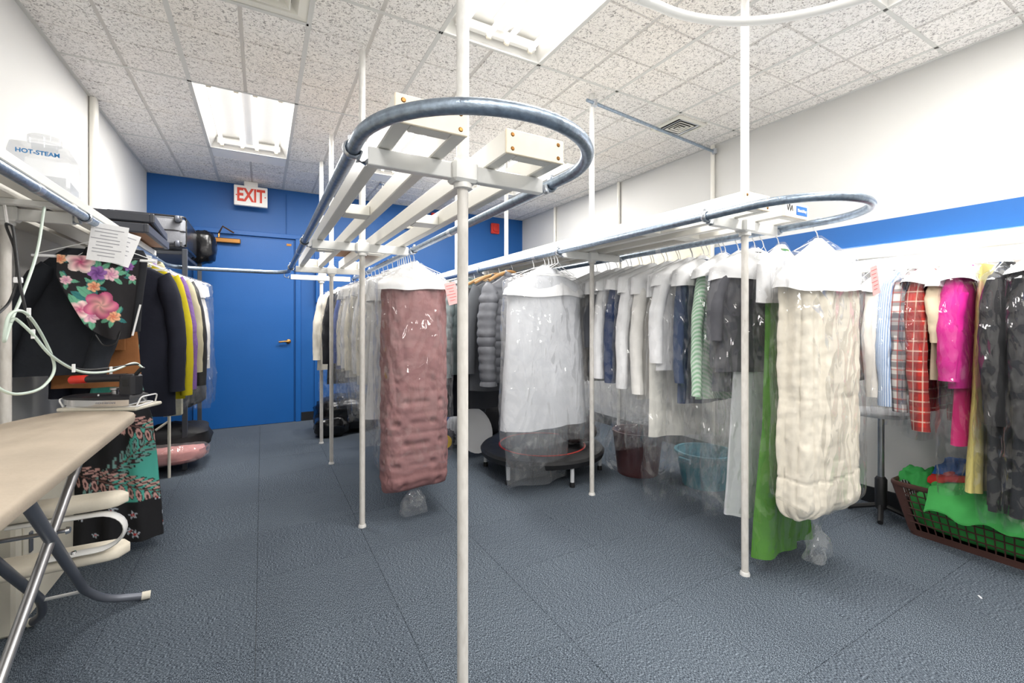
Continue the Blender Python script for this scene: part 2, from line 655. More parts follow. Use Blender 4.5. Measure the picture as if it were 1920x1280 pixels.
for x in CX_[1:-1]:
    tee(x, YF, x, YB, .024)
for i in range(len(CX_) - 1):
    for j, y in enumerate(CY_[1:-1], 1):
        if i == 1 and j == 4:
            continue
        tee(CX_[i], y, CX_[i + 1], y, .02)
tee(CX_[1], 1.89, CX_[2], 1.89)
tee(CX_[1], 2.50, CX_[2], 2.50)
for n_, (a, c) in enumerate((((XL, YF), (XL, YB)), ((XR, YF), (XR, YB)), ((XL, YB), (XR, YB)))):
    lx, ly = abs(c[0] - a[0]), abs(c[1] - a[1])
    ox, oy = (.01, -.01, 0)[n_], (0, 0, -.01)[n_]
    MB().box(((a[0] + c[0]) / 2 + ox, (a[1] + c[1]) / 2 + oy, ZC + .002), (lx or .02, ly or .02, .006)).build('edge_angle', M['tee'], ceil, False)

# ceiling lamps
LL = {(1, 5): 'open fluorescent ceiling troffer nearest the exit sign', (3, 5): 'fluorescent ceiling troffer seen between the slats of the tall rack',
      (5, 5): 'fluorescent ceiling troffer close to the red fire alarm', (3, 3): 'large fluorescent ceiling troffer cut by the front white pole',
      (5, 2): 'fluorescent ceiling troffer peeking past the white curved pipe', (1, 1): 'added fluorescent ceiling troffer, unseen behind the camera on the ironing side',
      (3, 1): 'added fluorescent ceiling troffer, unseen behind the camera on the rack side'}


def troffer(i, j):
    x0, x1, y0, y1 = CX_[i] + .012, CX_[i + 1] - .012, CY_[j] + .012, CY_[j + 1] - .012
    cx, cy, hx, hy = (x0 + x1) / 2, (y0 + y1) / 2, (x1 - x0) / 2, (y1 - y0) / 2
    t = thing('ceiling_light', LL[(i, j)], 'light', (cx, cy, ZC))
    mb = MB()
    for z0, z1, k in ((0, .10, 0),):
        rim = [(-hx, -hy, 0), (hx, -hy, 0), (hx, hy, 0), (-hx, hy, 0)]
        top = [(-hx + .05, -hy + .02, .10), (hx - .05, -hy + .02, .10), (hx - .05, hy - .02, .10), (-hx + .05, hy - .02, .10)]
        out = [(-hx, -hy, .115), (hx, -hy, .115), (hx, hy, .115), (-hx, hy, .115)]
        mb.loft([top, rim, out], True, True)
    mb.build('housing', M['fixture'], t, False)
    bal = MB()
    bal.loft([[(-.05, -hy + .09, .098), (.05, -hy + .09, .098), (.05, hy - .09, .098), (-.05, hy - .09, .098)],
              [(-.03, -hy + .09, .045), (.03, -hy + .09, .045), (.03, hy - .09, .045), (-.03, hy - .09, .045)]])
    bal.build('ballast_cover', M['fixture'], t, False)
    for sy in (-1, 1):
        MB().box((0, sy * (hy - .045), .055), (2 * hx - .10, .03, .05), 0, .003).build('socket_bar', M['fixture'], t, False)
    for x in (-hx + .085, -.055, .055, hx - .085):
        MB().tube([(x, -hy + .05, .032), (x, hy - .05, .032)], .0145, 12).build('lamp_tube', M['tube'], t)
        for sy in (-1, 1):
            MB().box((x, sy * (hy - .045), .03), (.03, .016, .04), 0, .004).build('lamp_socket', M['cream'], t, False)


for ij in LIGHTS:
    troffer(*ij)
    la = bpy.data.lights.new('troffer_lamp', 'AREA')
    la.shape, la.size, la.size_y = 'RECTANGLE', .50, 1.12
    la.energy = LAMP_WATTS
    la.color = (1, .975, .94)
    lo = bpy.data.objects.new('troffer_lamp', la)
    lo.location = ((CX_[ij[0]] + CX_[ij[0] + 1]) / 2, (CY_[ij[1]] + CY_[ij[1] + 1]) / 2, ZC + .006)
    COL.objects.link(lo)

# air diffuser with stepped cones
t = thing('air_diffuser', 'square stepped ceiling air diffuser, cream painted', 'vent', (-.096, 2.195, ZC))
mb = MB()
h = .293
mb.loft([[(sx * h, sy * h, 0.004) for sx, sy in ((-1, -1), (1, -1), (1, 1), (-1, 1))], [(sx * .25, sy * .25, 0.0) for sx, sy in ((-1, -1), (1, -1), (1, 1), (-1, 1))],
         [(sx * .22, sy * .22, 0.03) for sx, sy in ((-1, -1), (1, -1), (1, 1), (-1, 1))]], False, False)
mb.build('outer_frame', M['vent'], t, False)
for k, (a, z) in enumerate(((.215, -.012), (.165, -.014), (.115, -.016), (.065, -.018))):
    mb = MB()
    q = ((-1, -1), (1, -1), (1, 1), (-1, 1))
    mb.loft([[(sx * a, sy * a, z) for sx, sy in q], [(sx * (a - .03), sy * (a - .03), z + .03) for sx, sy in q], [(sx * (a - .034), sy * (a - .034), z + .03) for sx, sy in q], [(sx * (a - .006), sy * (a - .006), z - .001) for sx, sy in q], [(sx * a, sy * a, z) for sx, sy in q]], False, False)
    mb.build('cone_ring', M['vent'], t, False)
MB().box((0, 0, .05), (.58, .58, .01)).build('back_plate', M['dark'], t, False)  # black sheet painted as the shade up the duct

# small louvred register
t = thing('air_register', 'small metal ceiling air register with dark open slots', 'vent', (2.82, 2.39, ZC))
q = ((-1, -1), (1, -1), (1, 1), (-1, 1))
MB().loft([[(sx * .15, sy * .14, 0) for sx, sy in q], [(sx * .15, sy * .14, -.012) for sx, sy in q], [(sx * .125, sy * .115, -.014) for sx, sy in q], [(sx * .125, sy * .115, -.001) for sx, sy in q]], True, True).build('frame', M['vent'], t, False)
MB().box((0, 0, -.003), (.25, .23, .003)).build('throat_shade', M['dark'], t, False)  # flat black sheet painted as the shade behind the louvres
for k in range(4):
    a = .105 - k * .027
    mb = MB()
    mb.loft([[(sx * a, sy * a - .01, -.012) for sx, sy in q], [(sx * (a - .012), sy * (a - .012) - .01, -.006) for sx, sy in q], [(sx * (a - .014), sy * (a - .014) - .01, -.013) for sx, sy in q], [(sx * a, sy * a - .01, -.015) for sx, sy in q]], False, False)
    mb.build('louvre', M['vent'] if k else M['zinc'], t, False)

# sprinkler
t = thing('sprinkler_head', 'tiny pendent sprinkler under the ceiling by the blue wall', 'sprinkler', (1.155, 4.98, ZC))
MB().lathe([(.0, 0), (.035, 0), (.03, -.008), (.012, -.012), (.01, -.035), (0, -.036)], n=16).build('escutcheon', M['zinc'], t)
MB().lathe([(0, -.05), (.02, -.05), (.02, -.054), (0, -.055)], n=12).tube([(.009, 0, -.03), (.014, 0, -.05)], .002, 5).tube([(-.009, 0, -.03), (-.014, 0, -.05)], .002, 5).build('deflector', M['steel'], t)

# right wall: blue band, plywood strip, baseboards
struct(MB().box((XR - .011, .15, 1.715), (.022, 4.7, .15), 0, .002).build('trim_1', M['blue_wall'], None, False))
struct(MB().box((XR - .012, 2.98, 1.70), (.024, .92, .27), 0, .002).build('trim_2', M['wood'], None, False))
struct(MB().box((XR - .006, (YB + YF) / 2, .05), (.012, YB - YF, .10)).build('baseboard_right', M['base'], None, False))
struct(MB().box((XL + .006, (YB + YF) / 2, .05), (.012, YB - YF, .10)).build('baseboard_left', M['base'], None, False))
struct(MB().box(((.40 + XR) / 2, YB - .006, .05), (XR - .40, .012, .10)).build('baseboard_back', M['base'], None, False))

# fluorescent batten under the blue band
t = thing('wall_light', 'bright fluorescent batten on the white wall below the blue band', 'light', (XR, .95, 1.50))
MB().box((-.02, 0, 0), (.04, 1.35, .06), 0, .004).build('batten_body', M['fixture'], t, False)
MB().tube([(-.058, -.63, 0), (-.058, .63, 0)], .014, 12).build('lamp_tube', M['tube_hot'], t)
for s_ in (-1, 1):
    MB().box((-.055, s_ * .645, 0), (.035, .02, .04), 0, .004).build('lamp_socket', M['cream'], t, False)

# door in the blue wall
dr = MB().box((-.12, YB - .008, 1.045), (.88, .016, 2.085), 0, .003).build('door_1', M['blue_door'], None, False)
struct(dr)
mb = MB()
mb.box((.365, YB - .014, 1.06), (.055, .028, 2.12), 0, .003)
mb.box((-.605, YB - .014, 1.06), (.055, .028, 2.12), 0, .003)
mb.box((-.12, YB - .014, 2.135), (1.025, .028, .05), 0, .003)
mb.build('door_frame', M['blue_door'], dr, False)
hb = MB()
R90 = Matrix.Rotation(PI / 2, 3, 'X')
hb.lathe([(0, 0), (.027, 0), (.024, .012), (.012, .018), (.011, .05), (0, .052)], (.265, YB - .016, .93), 16, R90)
hb.tube(spline([(.265, YB - .062, .93), (.22, YB - .066, .932), (.165, YB - .06, .926)], 5), .010, 8)
hb.build('door_handle', M['bronze'], dr)
cb = MB()
cb.box((-.33, YB - .05, 2.03), (.25, .06, .05), 0, .006)
cb.tube([(-.40, YB - .09, 2.055), (-.40, YB - .09, 2.10), (-.36, YB - .20, 2.155), (-.27, YB - .06, 2.12)], .009, 6)
cb.build('door_closer', M['bronze'], dr)
MB().box((.27, YB - .018, 2.04), (.05, .006, .025)).build('door_tag', M['bronze'], dr, False)
struct(MB().box((.553, YB - .008, 1.06), (.02, .016, 2.12)).build('trim_3', M['blue_wall'], None, False))
struct(MB().tube([(.245, YB - .006, ZC - .05), (.245, YB - .006, 2.16)], .005, 6).build('trim_4', M['blue_wall'], None))
struct(MB().tube([(1.12, YB - .012, 2.64), (1.12, YB - .012, 1.2)], .012, 8).build('trim_5', M['blue_wall'], None))


def text_mesh(txt, size, depth, off=0.0, xs=1.0):
    c = bpy.data.curves.new('lettering', 'FONT')
    c.body = txt
    c.size = size
    c.extrude = depth
    c.offset = off
    c.align_x = 'CENTER'
    c.align_y = 'CENTER'
    o = bpy.data.objects.new('lettering', c)
    COL.objects.link(o)
    dg = bpy.context.evaluated_depsgraph_get()
    me = bpy.data.meshes.new_from_object(o.evaluated_get(dg))
    bpy.data.objects.remove(o)
    for v in me.vertices:
        v.co.x *= xs
    return me


def lettering(name, txt, size, mat, parent, loc, rot, depth=.001, off=0.0, xs=1.0):
    me = text_mesh(txt, size, depth, off, xs)
    me.materials.clear()
    me.materials.append(mat)
    o = bpy.data.objects.new(name, me)
    COL.objects.link(o)
    o.parent = parent
    o.location = loc
    o.rotation_euler = rot
    o['kind'] = 'stuff'
    return o


# exit sign, hung from the ceiling in front of the end wall
t = thing('exit_sign', 'white sign with red EXIT lettering above the blue door', 'sign', (-.105, 5.62, 2.515))
MB().box((0, 0, 0), (.315, .05, .215), 0, .005).build('sign_box', M['sign_white'], t, False)
MB().box((0, 0, .13), (.13, .06, .05), 0, .004).build('canopy', M['sign_white'], t, False)
lettering('lettering', 'EXIT', .195, M['exit_red'], t, (0, -.026, 0), (PI / 2, 0, 0), .001, .006, .66)
MB().box((-.135, -.0255, 0), (.012, .003, .012)).box((.135, -.0255, 0), (.012, .003, .012)).build('arrow_knockout', M['exit_red'], t, False)['kind'] = 'stuff'

# alarms and boxes on the end wall
t = thing('fire_alarm', 'red fire alarm horn high on the blue wall, near the corner', 'alarm', (2.93, YB, 2.50))
MB().box((0, -.02, 0), (.13, .04, .15), 0, .008).build('back_box', M['red'], t, False)
MB().lathe([(0, 0), (.05, 0), (.045, .012), (.02, .016), (0, .016)], (0, -.04, 0), 20, R90).build('horn_grille', M['red'], t)
t = thing('fire_bell', 'small red alarm strobe on blue wall behind the slatted rack', 'alarm', (2.03, YB, 2.56))
MB().box((0, -.02, 0), (.11, .04, .11), 0, .006).build('back_box', M['red'], t, False)
MB().box((0, -.045, .0), (.06, .012, .03), 0, .003).build('strobe_lens', M['sign_white'], t, False)
t = thing('emergency_light', 'beige emergency light box on the blue wall', 'light', (1.66, YB, 2.40))
MB().box((0, -.03, 0), (.17, .06, .07), 0, .006).build('case', M['cream'], t, False)
for s_ in (-1, 1):
    MB().lathe([(0, 0), (.03, 0), (.026, .03), (0, .034)], (s_ * .05, -.06, .02), 16, R90).build('lamp_head', M['cream'], t)
t = thing('electrical_panel', 'blue painted electrical panel on the blue wall by the racks', 'panel', (.75, YB, 1.64))
MB().box((0, -.035, 0), (.40, .07, .52), 0, .006).build('cabinet', M['blue_door'], t, False)
MB().box((0, -.074, 0), (.35, .008, .47), 0, .003).build('door', M['blue_wall'], t, False)
MB().box((-.13, -.079, .08), (.09, .002, .14)).build('notice', M['paper'], t, False)
MB().box((-.13, -.0805, .12), (.09, .002, .05)).build('notice_header', M['label_blue'], t, False)

# ------------------------------------------------------------------ racks
RT = .0165
P_LAB = {'A1': 'full height white pole nearest the camera, carrying the tall rail loop', 'A2': 'white chipped pole just behind the mauve duvet',
         'A3': 'slim white pole in front of the bagged white shirts', 'A4': 'white pole closest to the blue door',
         'B1': 'white pole rising from the floor beside the green dress', 'B2': 'white pole rising beside the trampoline',
         'B3': 'white pole standing among the puffer jackets row', 'B4': 'white pole at the far end of the puffer jacket row',
         'L1': 'white pole by the wall behind the ironing board'}


def pole(key, x, y, xa, xb, zr, foot=True):
    t = thing('support_pole', P_LAB[key], 'pole', (x, y, 0), 0, 'rack support poles')
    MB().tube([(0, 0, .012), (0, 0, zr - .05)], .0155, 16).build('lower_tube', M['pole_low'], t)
    MB().tube([(0, 0, zr - .05), (0, 0, ZC + .01 if key != 'L1' else zr + .02)], .0178, 16).build('upper_tube', M['pole'], t)
    MB().lathe([(0, 0), (.022, 0), (.022, .006), (.0175, .016), (0, .016)], n=16).build('foot', M['pole'], t)
    mb = MB()
    mb.lathe([(.0175, -.058), (.026, -.056), (.026, -.044), (.023, -.04), (.023, .03), (.0175, .034)], (0, 0, zr + .0), 16)
    mb.build('collar', M['pole'], t)
    # flat crossbar in two halves bolted round the pole
    xa -= x
    xb -= x
    mb = MB()
    for e0, e1 in ((xa + .035, -.018), (.018, xb - .035)):
        mb.box(((e0 + e1) / 2, 0, zr - .012), (e1 - e0, .026, .045), 0, .002)
    mb.box((0, 0, zr - .012), (.075, .06, .06), 0, .008)
    mb.build('crossbar', M['white_metal'], t, False)
    for e, s_ in ((xa, -1), (xb, 1)):
        hk = MB()
        pts = [(e - s_ * .045, 0, zr - .012), (e - s_ * .03, 0, zr - .03), (e - s_ * .012, 0, zr - .028)]
        for k in range(9):
            a = -.45 * PI + k * .19 * PI
            pts.append((e + s_ * math.sin(a + PI / 2 - PI / 2) * (RT + .004) * 1.0, 0, zr - math.cos(a) * (RT + .004)))
        hk.tube(pts, .0045, 8, True, (1, 2.6))
        hk.box((e + s_ * .004, 0, zr + RT + .009), (.012, .012, .016), 0, .002)
        hk.build('rail_clamp', M['zinc'], t)
    return t


AX0, AX1 = .196, .787
BX0, BX1 = 1.65, 2.19
for k, yy in (('A1', 1.16), ('A2', 2.6), ('A3', 3.88), ('A4', 4.58)):
    pole(k, .4915, yy, AX0, AX1, ZA)
for k, yy in (('B1', 1.254), ('B2', 2.335), ('B3', 3.53), ('B4', 4.715)):
    pole(k, 1.92, yy, BX0, BX1, ZB)
pole('L1', -.86, 2.45, -.98, -.633, ZA)


def arc(cx, cy, r, a0, a1, z, n=24):
    return [(cx + r * math.cos(a0 + (a1 - a0) * k / n), cy + r * math.sin(a0 + (a1 - a0) * k / n), z) for k in range(n + 1)]


# rail of the tall rack: far end, round the near loop, back, across to the wall side and towards the camera
r = (AX1 - AX0) / 2
path = [(AX1, 4.62, ZA), (AX1, 3, ZA), (AX1, 1.6, ZA)] + arc((AX0 + AX1) / 2, 1.08, r, 0, -PI, ZA, 36)
path += [(AX0, 2, ZA), (AX0, 3.2, ZA)]
path += arc(AX0 - .17, 4.18, .17, 0, PI / 2, ZA, 12) + arc(-.633 + .2, 4.15, .2, PI / 2, PI, ZA, 12)
path += [(-.633, 3, ZA), (-.633, 1.5, ZA), (-.633, -.6, ZA)]
t = thing('garment_rail', 'galvanised pipe rail looping round the front pole and along the wall', 'rail', (0, 0, 0))
MB().tube(path, RT, 18).build('pipe', M['galv'], t)
for q in ((AX0, 3.0), (AX1, 2.0), (-.633, 2.0)):
    MB().tube([(q[0], q[1] - .02, ZA), (q[0], q[1] + .02, ZA)], RT + .0015, 18).build('pipe_joint', M['zinc'], t)
r = (BX1 - BX0) / 2
path = [(BX0, 4.8, ZB), (BX0, 3, ZB), (BX0, 1.6, ZB)] + arc((BX0 + BX1) / 2, 1.06, r, -PI, 0, ZB, 36) + [(BX1, 2, ZB), (BX1, 3, ZB), (BX1, 4.8, ZB)]
t = thing('garment_rail', 'galvanised pipe rail looping past the cream duvet', 'rail', (0, 0, 0))
MB().tube(path, RT, 18).build('pipe', M['galv'], t)
for q in ((BX0, 2.62), (BX1, 2.0)):
    MB().tube([(q[0], q[1] - .02, ZB), (q[0], q[1] + .02, ZB)], RT + .0015, 18).build('pipe_joint', M['zinc'], t)
# rail of the wall rack
t = thing('garment_rail', 'white wall rail holding the magenta and black garments', 'rail', (0, 0, 0))
MB().tube([(3.10, -.3, ZR), (3.10, 1.32, ZR)], .014, 14).build('pipe', M['white_metal'], t)
for yy in (-.2, 1.3):
    MB().box((3.25, yy, ZR), (.31, .012, .03), 0, .002).build('wall_bracket', M['white_metal'], t, False)


def ladder(label, x0, x1, y0, y1, z, crosses, name='slatted_rack', sh=.065):
    t = thing(name, label, 'rack', ((x0 + x1) / 2, y0, z), 0, None)
    wd, ln = x1 - x0, y1 - y0
    for s_ in (-1, 1):
        MB().box((s_ * (wd / 2 - .019), ln / 2, sh / 2), (.038, ln, sh), 0, .003).build('slat', M['paint'], t, False)
    for yy in (0.019, ln - .019):
        MB().box((0, yy, sh / 2), (wd - .078, .038, sh), 0, .003).build('end_block', M['paint'], t, False)
    MB().box((0, -.004, sh / 2), (wd, .008, sh), 0, .002).build('end_cap', M['wood'], t, False)
    for s_ in (-1, 1):
        for zz in (.014, sh - .014):
            MB().lathe([(0, 0), (.006, 0), (.004, .002), (0, .002)], (s_ * (wd / 2 - .019), -.008, zz), 10, R90).build('screw', M['bronze'], t)
    for c in crosses:
        MB().box((0, c - y0, .02), (wd - .078, .09, .04), 0, .002).build('cross_block', M['paint'], t, False)
    return t


zA = ZA + .013
ladder('pair of cream slats on the tall rack, further from the puffer jackets', .255, .430, .99, 3.95, zA, (1.95, 3.0))
ladder('pair of cream slats on the tall rack, directly over the mauve duvet', .556, .740, 1.03, 3.95, zA, (1.98, 3.0))
zB = ZB + .013
ladder('cream slatted shelf over the white garment bundle, end board blank', 1.685, 1.86, 1.11, 4.75, zB, (1.7, 2.9, 3.9))
lb = ladder('cream slatted shelf with a small logo plate on its end', 1.98, 2.165, 1.12, 4.75, zB, (1.7, 2.9, 3.9))
# sheet of board that closes the shelf
tag(MB().box((1.92, 3.0, zB + .068), (.44, 2.9, .006), 0, .001).build('shelf_board', M['paint'], None, False), 'thin cream board lying over the slats of the right-angled sign rack', 'board')
bpy.data.objects['shelf_board']['label'] = 'thin cream board lying on top of the slats behind the logo plate'
MB().box((0, -.0095, .0325), (.182, .003, .063)).build('sign_plate', M['sign_white'], lb, False)
MB().box((.038, -.0115, .034), (.085, .002, .040)).build('logo_panel', M['logo_blue'], lb, False)
lettering('lettering', 'Sketchley', .019, M['sign_white'], lb, (.038, -.013, .034), (PI / 2, 0, 0), .0004, .0004, .98)
mb = MB()
for k, (dx, hh) in enumerate(((-.072, .022), (-.064, .028), (-.053, .032), (-.044, .020), (-.036, .026))):
    mb.box((dx, -.0115, .04), (.0035, .002, hh), 0, 0, Matrix.Rotation((.25 if k % 2 else -.2), 3, 'Y'))
mb.build('logo_mark', M['black_plastic'], lb, False)['kind'] = 'stuff'
tag(MB().box((.66, 3.42, zA + .075), (.34, .5, .018), 0, .002).build('plywood_board', M['board_brown'], None, False), 'brown plywood offcut lying across the slats of the tall rack', 'board')

# shelf along the left wall on the rail brackets
t = thing('wall_shelf', 'cream board shelf above the rail on the ironing side', 'shelf', (-.83, .3, ZA + .015))
for x in (-.15, .0, .15):
    MB().box((x, 1.75, .02), (.115, 3.5, .035), 0, .003).build('shelf_board', M['paint'], t, False)
for yy in (1.0, 2.0, 3.4):
    MB().box((0, yy, -.008), (.42, .04, .02), 0, .002).build('shelf_bearer', M['white_metal'], t, False)

# white poles against the walls and the top brace
for lab, yy in (('white wall pole tied to the ceiling brace pipe', 2.5), ('white wall pole midway along the bare white wall', 3.66), ('white wall pole nearest the blue corner', 4.87)):
    t = thing('wall_pole', lab, 'pole', (XR - .022, yy, 0), 0, 'white poles along the wall')
    MB().tube([(0, 0, .0), (0, 0, ZC)], .018, 12).build('tube', M['paint'], t)
    MB().box((.012, 0, 1.9), (.016, .07, .03), 0, .003).build('wall_clip', M['zinc'], t, False)
t = thing('wall_pole', 'white pipe up the wall beyond the clear water tank', 'pole', (XL + .022, 4.02, 0), 0, 'white poles along the wall')
MB().tube([(0, 0, 0), (0, 0, ZC)], .022, 14).build('tube', M['paint'], t)
MB().box((.0, .05, 1.34), (.03, .025, ZC), 0, .003).build('cover_strip', M['paint'], t, False)
t = thing('brace_pipe', 'thin galvanised pipe bracing the pole below the ceiling register', 'pipe', (0, 0, 0))
MB().tube([(1.85, 2.30, 2.60), (XR - .03, 2.47, 2.60)], .011, 10).build('pipe', M['galv'], t)
for q in ((1.92, 2.335 - .025), (XR - .05, 2.46)):
    MB().tube([(q[0], q[1], 2.58), (q[0], q[1], 2.62)], .02, 10).build('brace_clamp', M['zinc'], t)

# high white loop pipe near the ceiling
t = thing('curved_pipe', 'white painted curved pipe hanging close under the ceiling', 'pipe', (0, 0, 0))
pth = [(.2, 1.27, 2.40), (.9, 1.27, 2.40), (1.25, 1.265, 2.40)] + arc(1.36, .52, .735, PI * .5, -.05 * PI, 2.40, 28) + [(2.09, 0, 2.4), (2.09, -1.2, 2.4)]
MB().tube(pth, .0175, 16).build('pipe', M['white_metal'], t)
MB().tube([(1.262, 1.262, 2.4), (1.31, 1.258, 2.4)], .0195, 16).build('pipe_joint', M['white_metal'], t)
for q in ((.4, 1.27), (2.09, -.6)):
    MB().tube([(q[0], q[1], 2.415), (q[0], q[1], ZC)], .006, 8).build('drop_rod', M['zinc'], t)

# ------------------------------------------------------------------ garments
def nz(x, y, z):
    return noise.noise(Vector((x, y, z)))


def interp(pr, s):
    for k in range(len(pr) - 1):
        a, b_ = pr[k], pr[k + 1]
        if s <= b_[0] or k == len(pr) - 2:
            t = (s - a[0]) / (b_[0] - a[0]) if b_[0] > a[0] else 0
            t = min(max(t, 0), 1)
            return [a[i] + (b_[i] - a[i]) * t for i in range(1, len(a))]


def drape(prof, z0, z1, n=40, m=30, fold=.012, nf=5, seed=0., rough=.004, fs=9., hem=.01, quilt=0, quiltd=.010, p=.85, skew=0., crumple=0., cap0=True, cap1=False):
    """closed cloth body: prof = (s, half width, half thickness); s runs 0..1 from z0 to z1"""
    rings = []
    for j in range(m + 1):
        s = j / m
        z = z0 + (z1 - z0) * s
        hw, ht = interp(prof, s)
        ring = []
        q = 1.
        if quilt:
            ph = abs(math.sin(PI * (z - z0) / quilt))
            q = (ph ** .45) * quiltd - quiltd * .6
        for i in range(n):
            th = 2 * PI * i / n
            c, sn = math.cos(th), math.sin(th)
            x = hw * math.copysign(abs(c) ** p, c)
            y = ht * math.copysign(abs(sn) ** p, sn)
            f = fold * (s ** .7)
            y += f * math.sin(nf * x / max(hw, .01) * 1.6 + seed * 3.1 + s * 1.3 * math.sin(seed)) * (.6 + .6 * nz(x * 6, seed, z * 2))
            d = rough * nz(x * fs + seed * 7, y * fs * 2, z * fs * .6)
            if crumple:
                d += crumple * (.55 - abs(nz(x * 14 + seed, y * 20 + (3 if sn > 0 else 0), z * 9)) * 2.2)
                d += crumple * .6 * (.5 - abs(nz(x * 33 + seed, y * 40, z * 25)) * 2)
            if quilt:
                d += q + .003 * nz(x * 40, seed, z * 30)
            x += c * d + skew * s
            y += sn * d
            zz = z + hem * s * nz(x * 5 + seed, y * 9, 1.7) * 2
            ring.append((x, y, zz))
        rings.append(ring)
    return MB().loft(rings, cap0, cap1)


def sleeve(sx, hw, z0, ln, r=.055, seed=0., quilt=0., swing=.0, n=18, m=22, skew=0.):
    rings = []
    for j in range(m + 1):
        s = j / m
        z = z0 - .01 - ln * s
        cx = sx * (hw - .035 + .06 * math.sin(min(1, s * 1.6) * PI / 2)) + skew * s
        cy = -swing * s + .012 * nz(seed, s * 3, sx)
        rr = r * (1.0 - .22 * s) * (.55 + .45 * min(1, s * 8))
        rr *= 1 + .10 * nz(seed * 3, s * 9, sx * 2)
        if quilt:
            rr += (abs(math.sin(PI * z / quilt)) ** .5) * .017 - .010
        ring = []
        for i in range(n):
            th = 2 * PI * i / n
            a = .72 * rr * math.cos(th)
            b_ = .85 * rr * math.sin(th)
            k = 1 + .10 * nz(math.cos(th) * 2 + seed, math.sin(th) * 2, s * 11)
            ring.append((cx + a * k, cy + b_ * k, z + (.02 * math.cos(th) * sx if j < 3 else 0)))
        rings.append(ring)
    return MB().loft(rings, True, False)


def hanger(t, hw=.19, wood=False):
    mb = MB()
    pts = [(-.004, -.021, -.012)]
    for k in range(11):
        a = -PI * .1 + k * PI * 1.1 / 10
        pts.append((0, -.021 * math.cos(a), .021 * math.sin(a)))
    pts += [(0, .021, -.02), (0, .006, -.045), (0, 0, -.07)]
    mb.tube(pts, .0023, 6)
    if wood:
        mb.build('hook', M['chrome'], t)
        w_ = MB()
        w_.tube(spline([(-hw, 0, -.145), (-hw * .5, 0, -.095), (0, 0, -.07), (hw * .5, 0, -.095), (hw, 0, -.145)], 5), [.014] * 21, 8, True, (.9, .9))
        w_.build('hanger_body', M['hanger_wood'], t)
    else:
        mb.tube(fillet([(0, 0, -.07), (hw, 0, -.145), (-hw, 0, -.145), (0, 0, -.07)], .012, 3), .0018, 6)
        mb.build('wire_hanger', M['wire'], t)


def cape(t, hw, ht, zb, seed, sl=False):
    sh = min(.86, (.175 - .075) / (-zb - .075)) if sl else .80
    pr = [(0, .022, .010), (sh * .5, hw * .58, ht * .75), (sh, hw + .010, ht + .006), (1, hw + .022, ht + .012)]
    drape(pr, -.072, zb, 60, 16, .012 if sl else .010, 4, seed, .010, 7, .012, p=.75, cap0=False).build('paper_cape', M['paper'], t)


def bag(t, hw, ht, ln, seed, mat='film', tied=False, skew=0., big=.008):
    pr = [(0, .012, .010), (.045, .10, ht * .6), (.10, hw + .03, ht + .012), (.45, hw + .042, ht + .022), (.85, hw + .055, ht + .03), (1, hw + .045, ht + .018)]
    if tied:
        pr = [(0, .012, .010), (.045, .10, ht * .6), (.10, hw + .02, ht + .012), (.885, hw + .025, ht + .018), (.935, .12, .06), (.97, .03, .025), (1, .016, .014)]
        tail = [(0, .014, .013), (.12, .020, .018), (.5, .062, .04), (1, .085, .045)]
        drape(tail, -ln + .135, -ln, 36, 24, .012, 4, seed, .008, 12, .02, crumple=.012, cap0=False).build('knot_tail', M['film_milky'], t)
        ln -= .13
    return drape(pr, -.06, -ln, 60, 56, .006, 4, seed, .010, 7, .02, p=.8, skew=skew, crumple=big, cap0=False).build('plastic_bag', M[mat], t)


def ticket(t, x, y, z, w_, h_, mat, rz=0., tilt=.1, lines=5):
    R = Matrix.Rotation(rz, 3, 'Z') @ Matrix.Rotation(tilt, 3, 'Y')
    mb = MB().box((x, y, z), (w_, .0012, h_), 0, 0, R)
    o = mb.build('ticket', M[mat], t, False)
    ln = MB()
    for k in range(lines):
        ln.box(Vector((x, y, z)) + R @ Vector((-.08 * w_ * (k % 2), -.0010, h_ * (.36 - .8 * k / lines))), (w_ * (.78 - .16 * (k % 3)), .0006, h_ * .022), 0, 0, R)
    q = ln.build('printed_lines', M['red_ink' if 'pink' in mat else 'ink'], o, False)
    q['kind'] = 'stuff'
    q.parent = o


COUNT = [0]


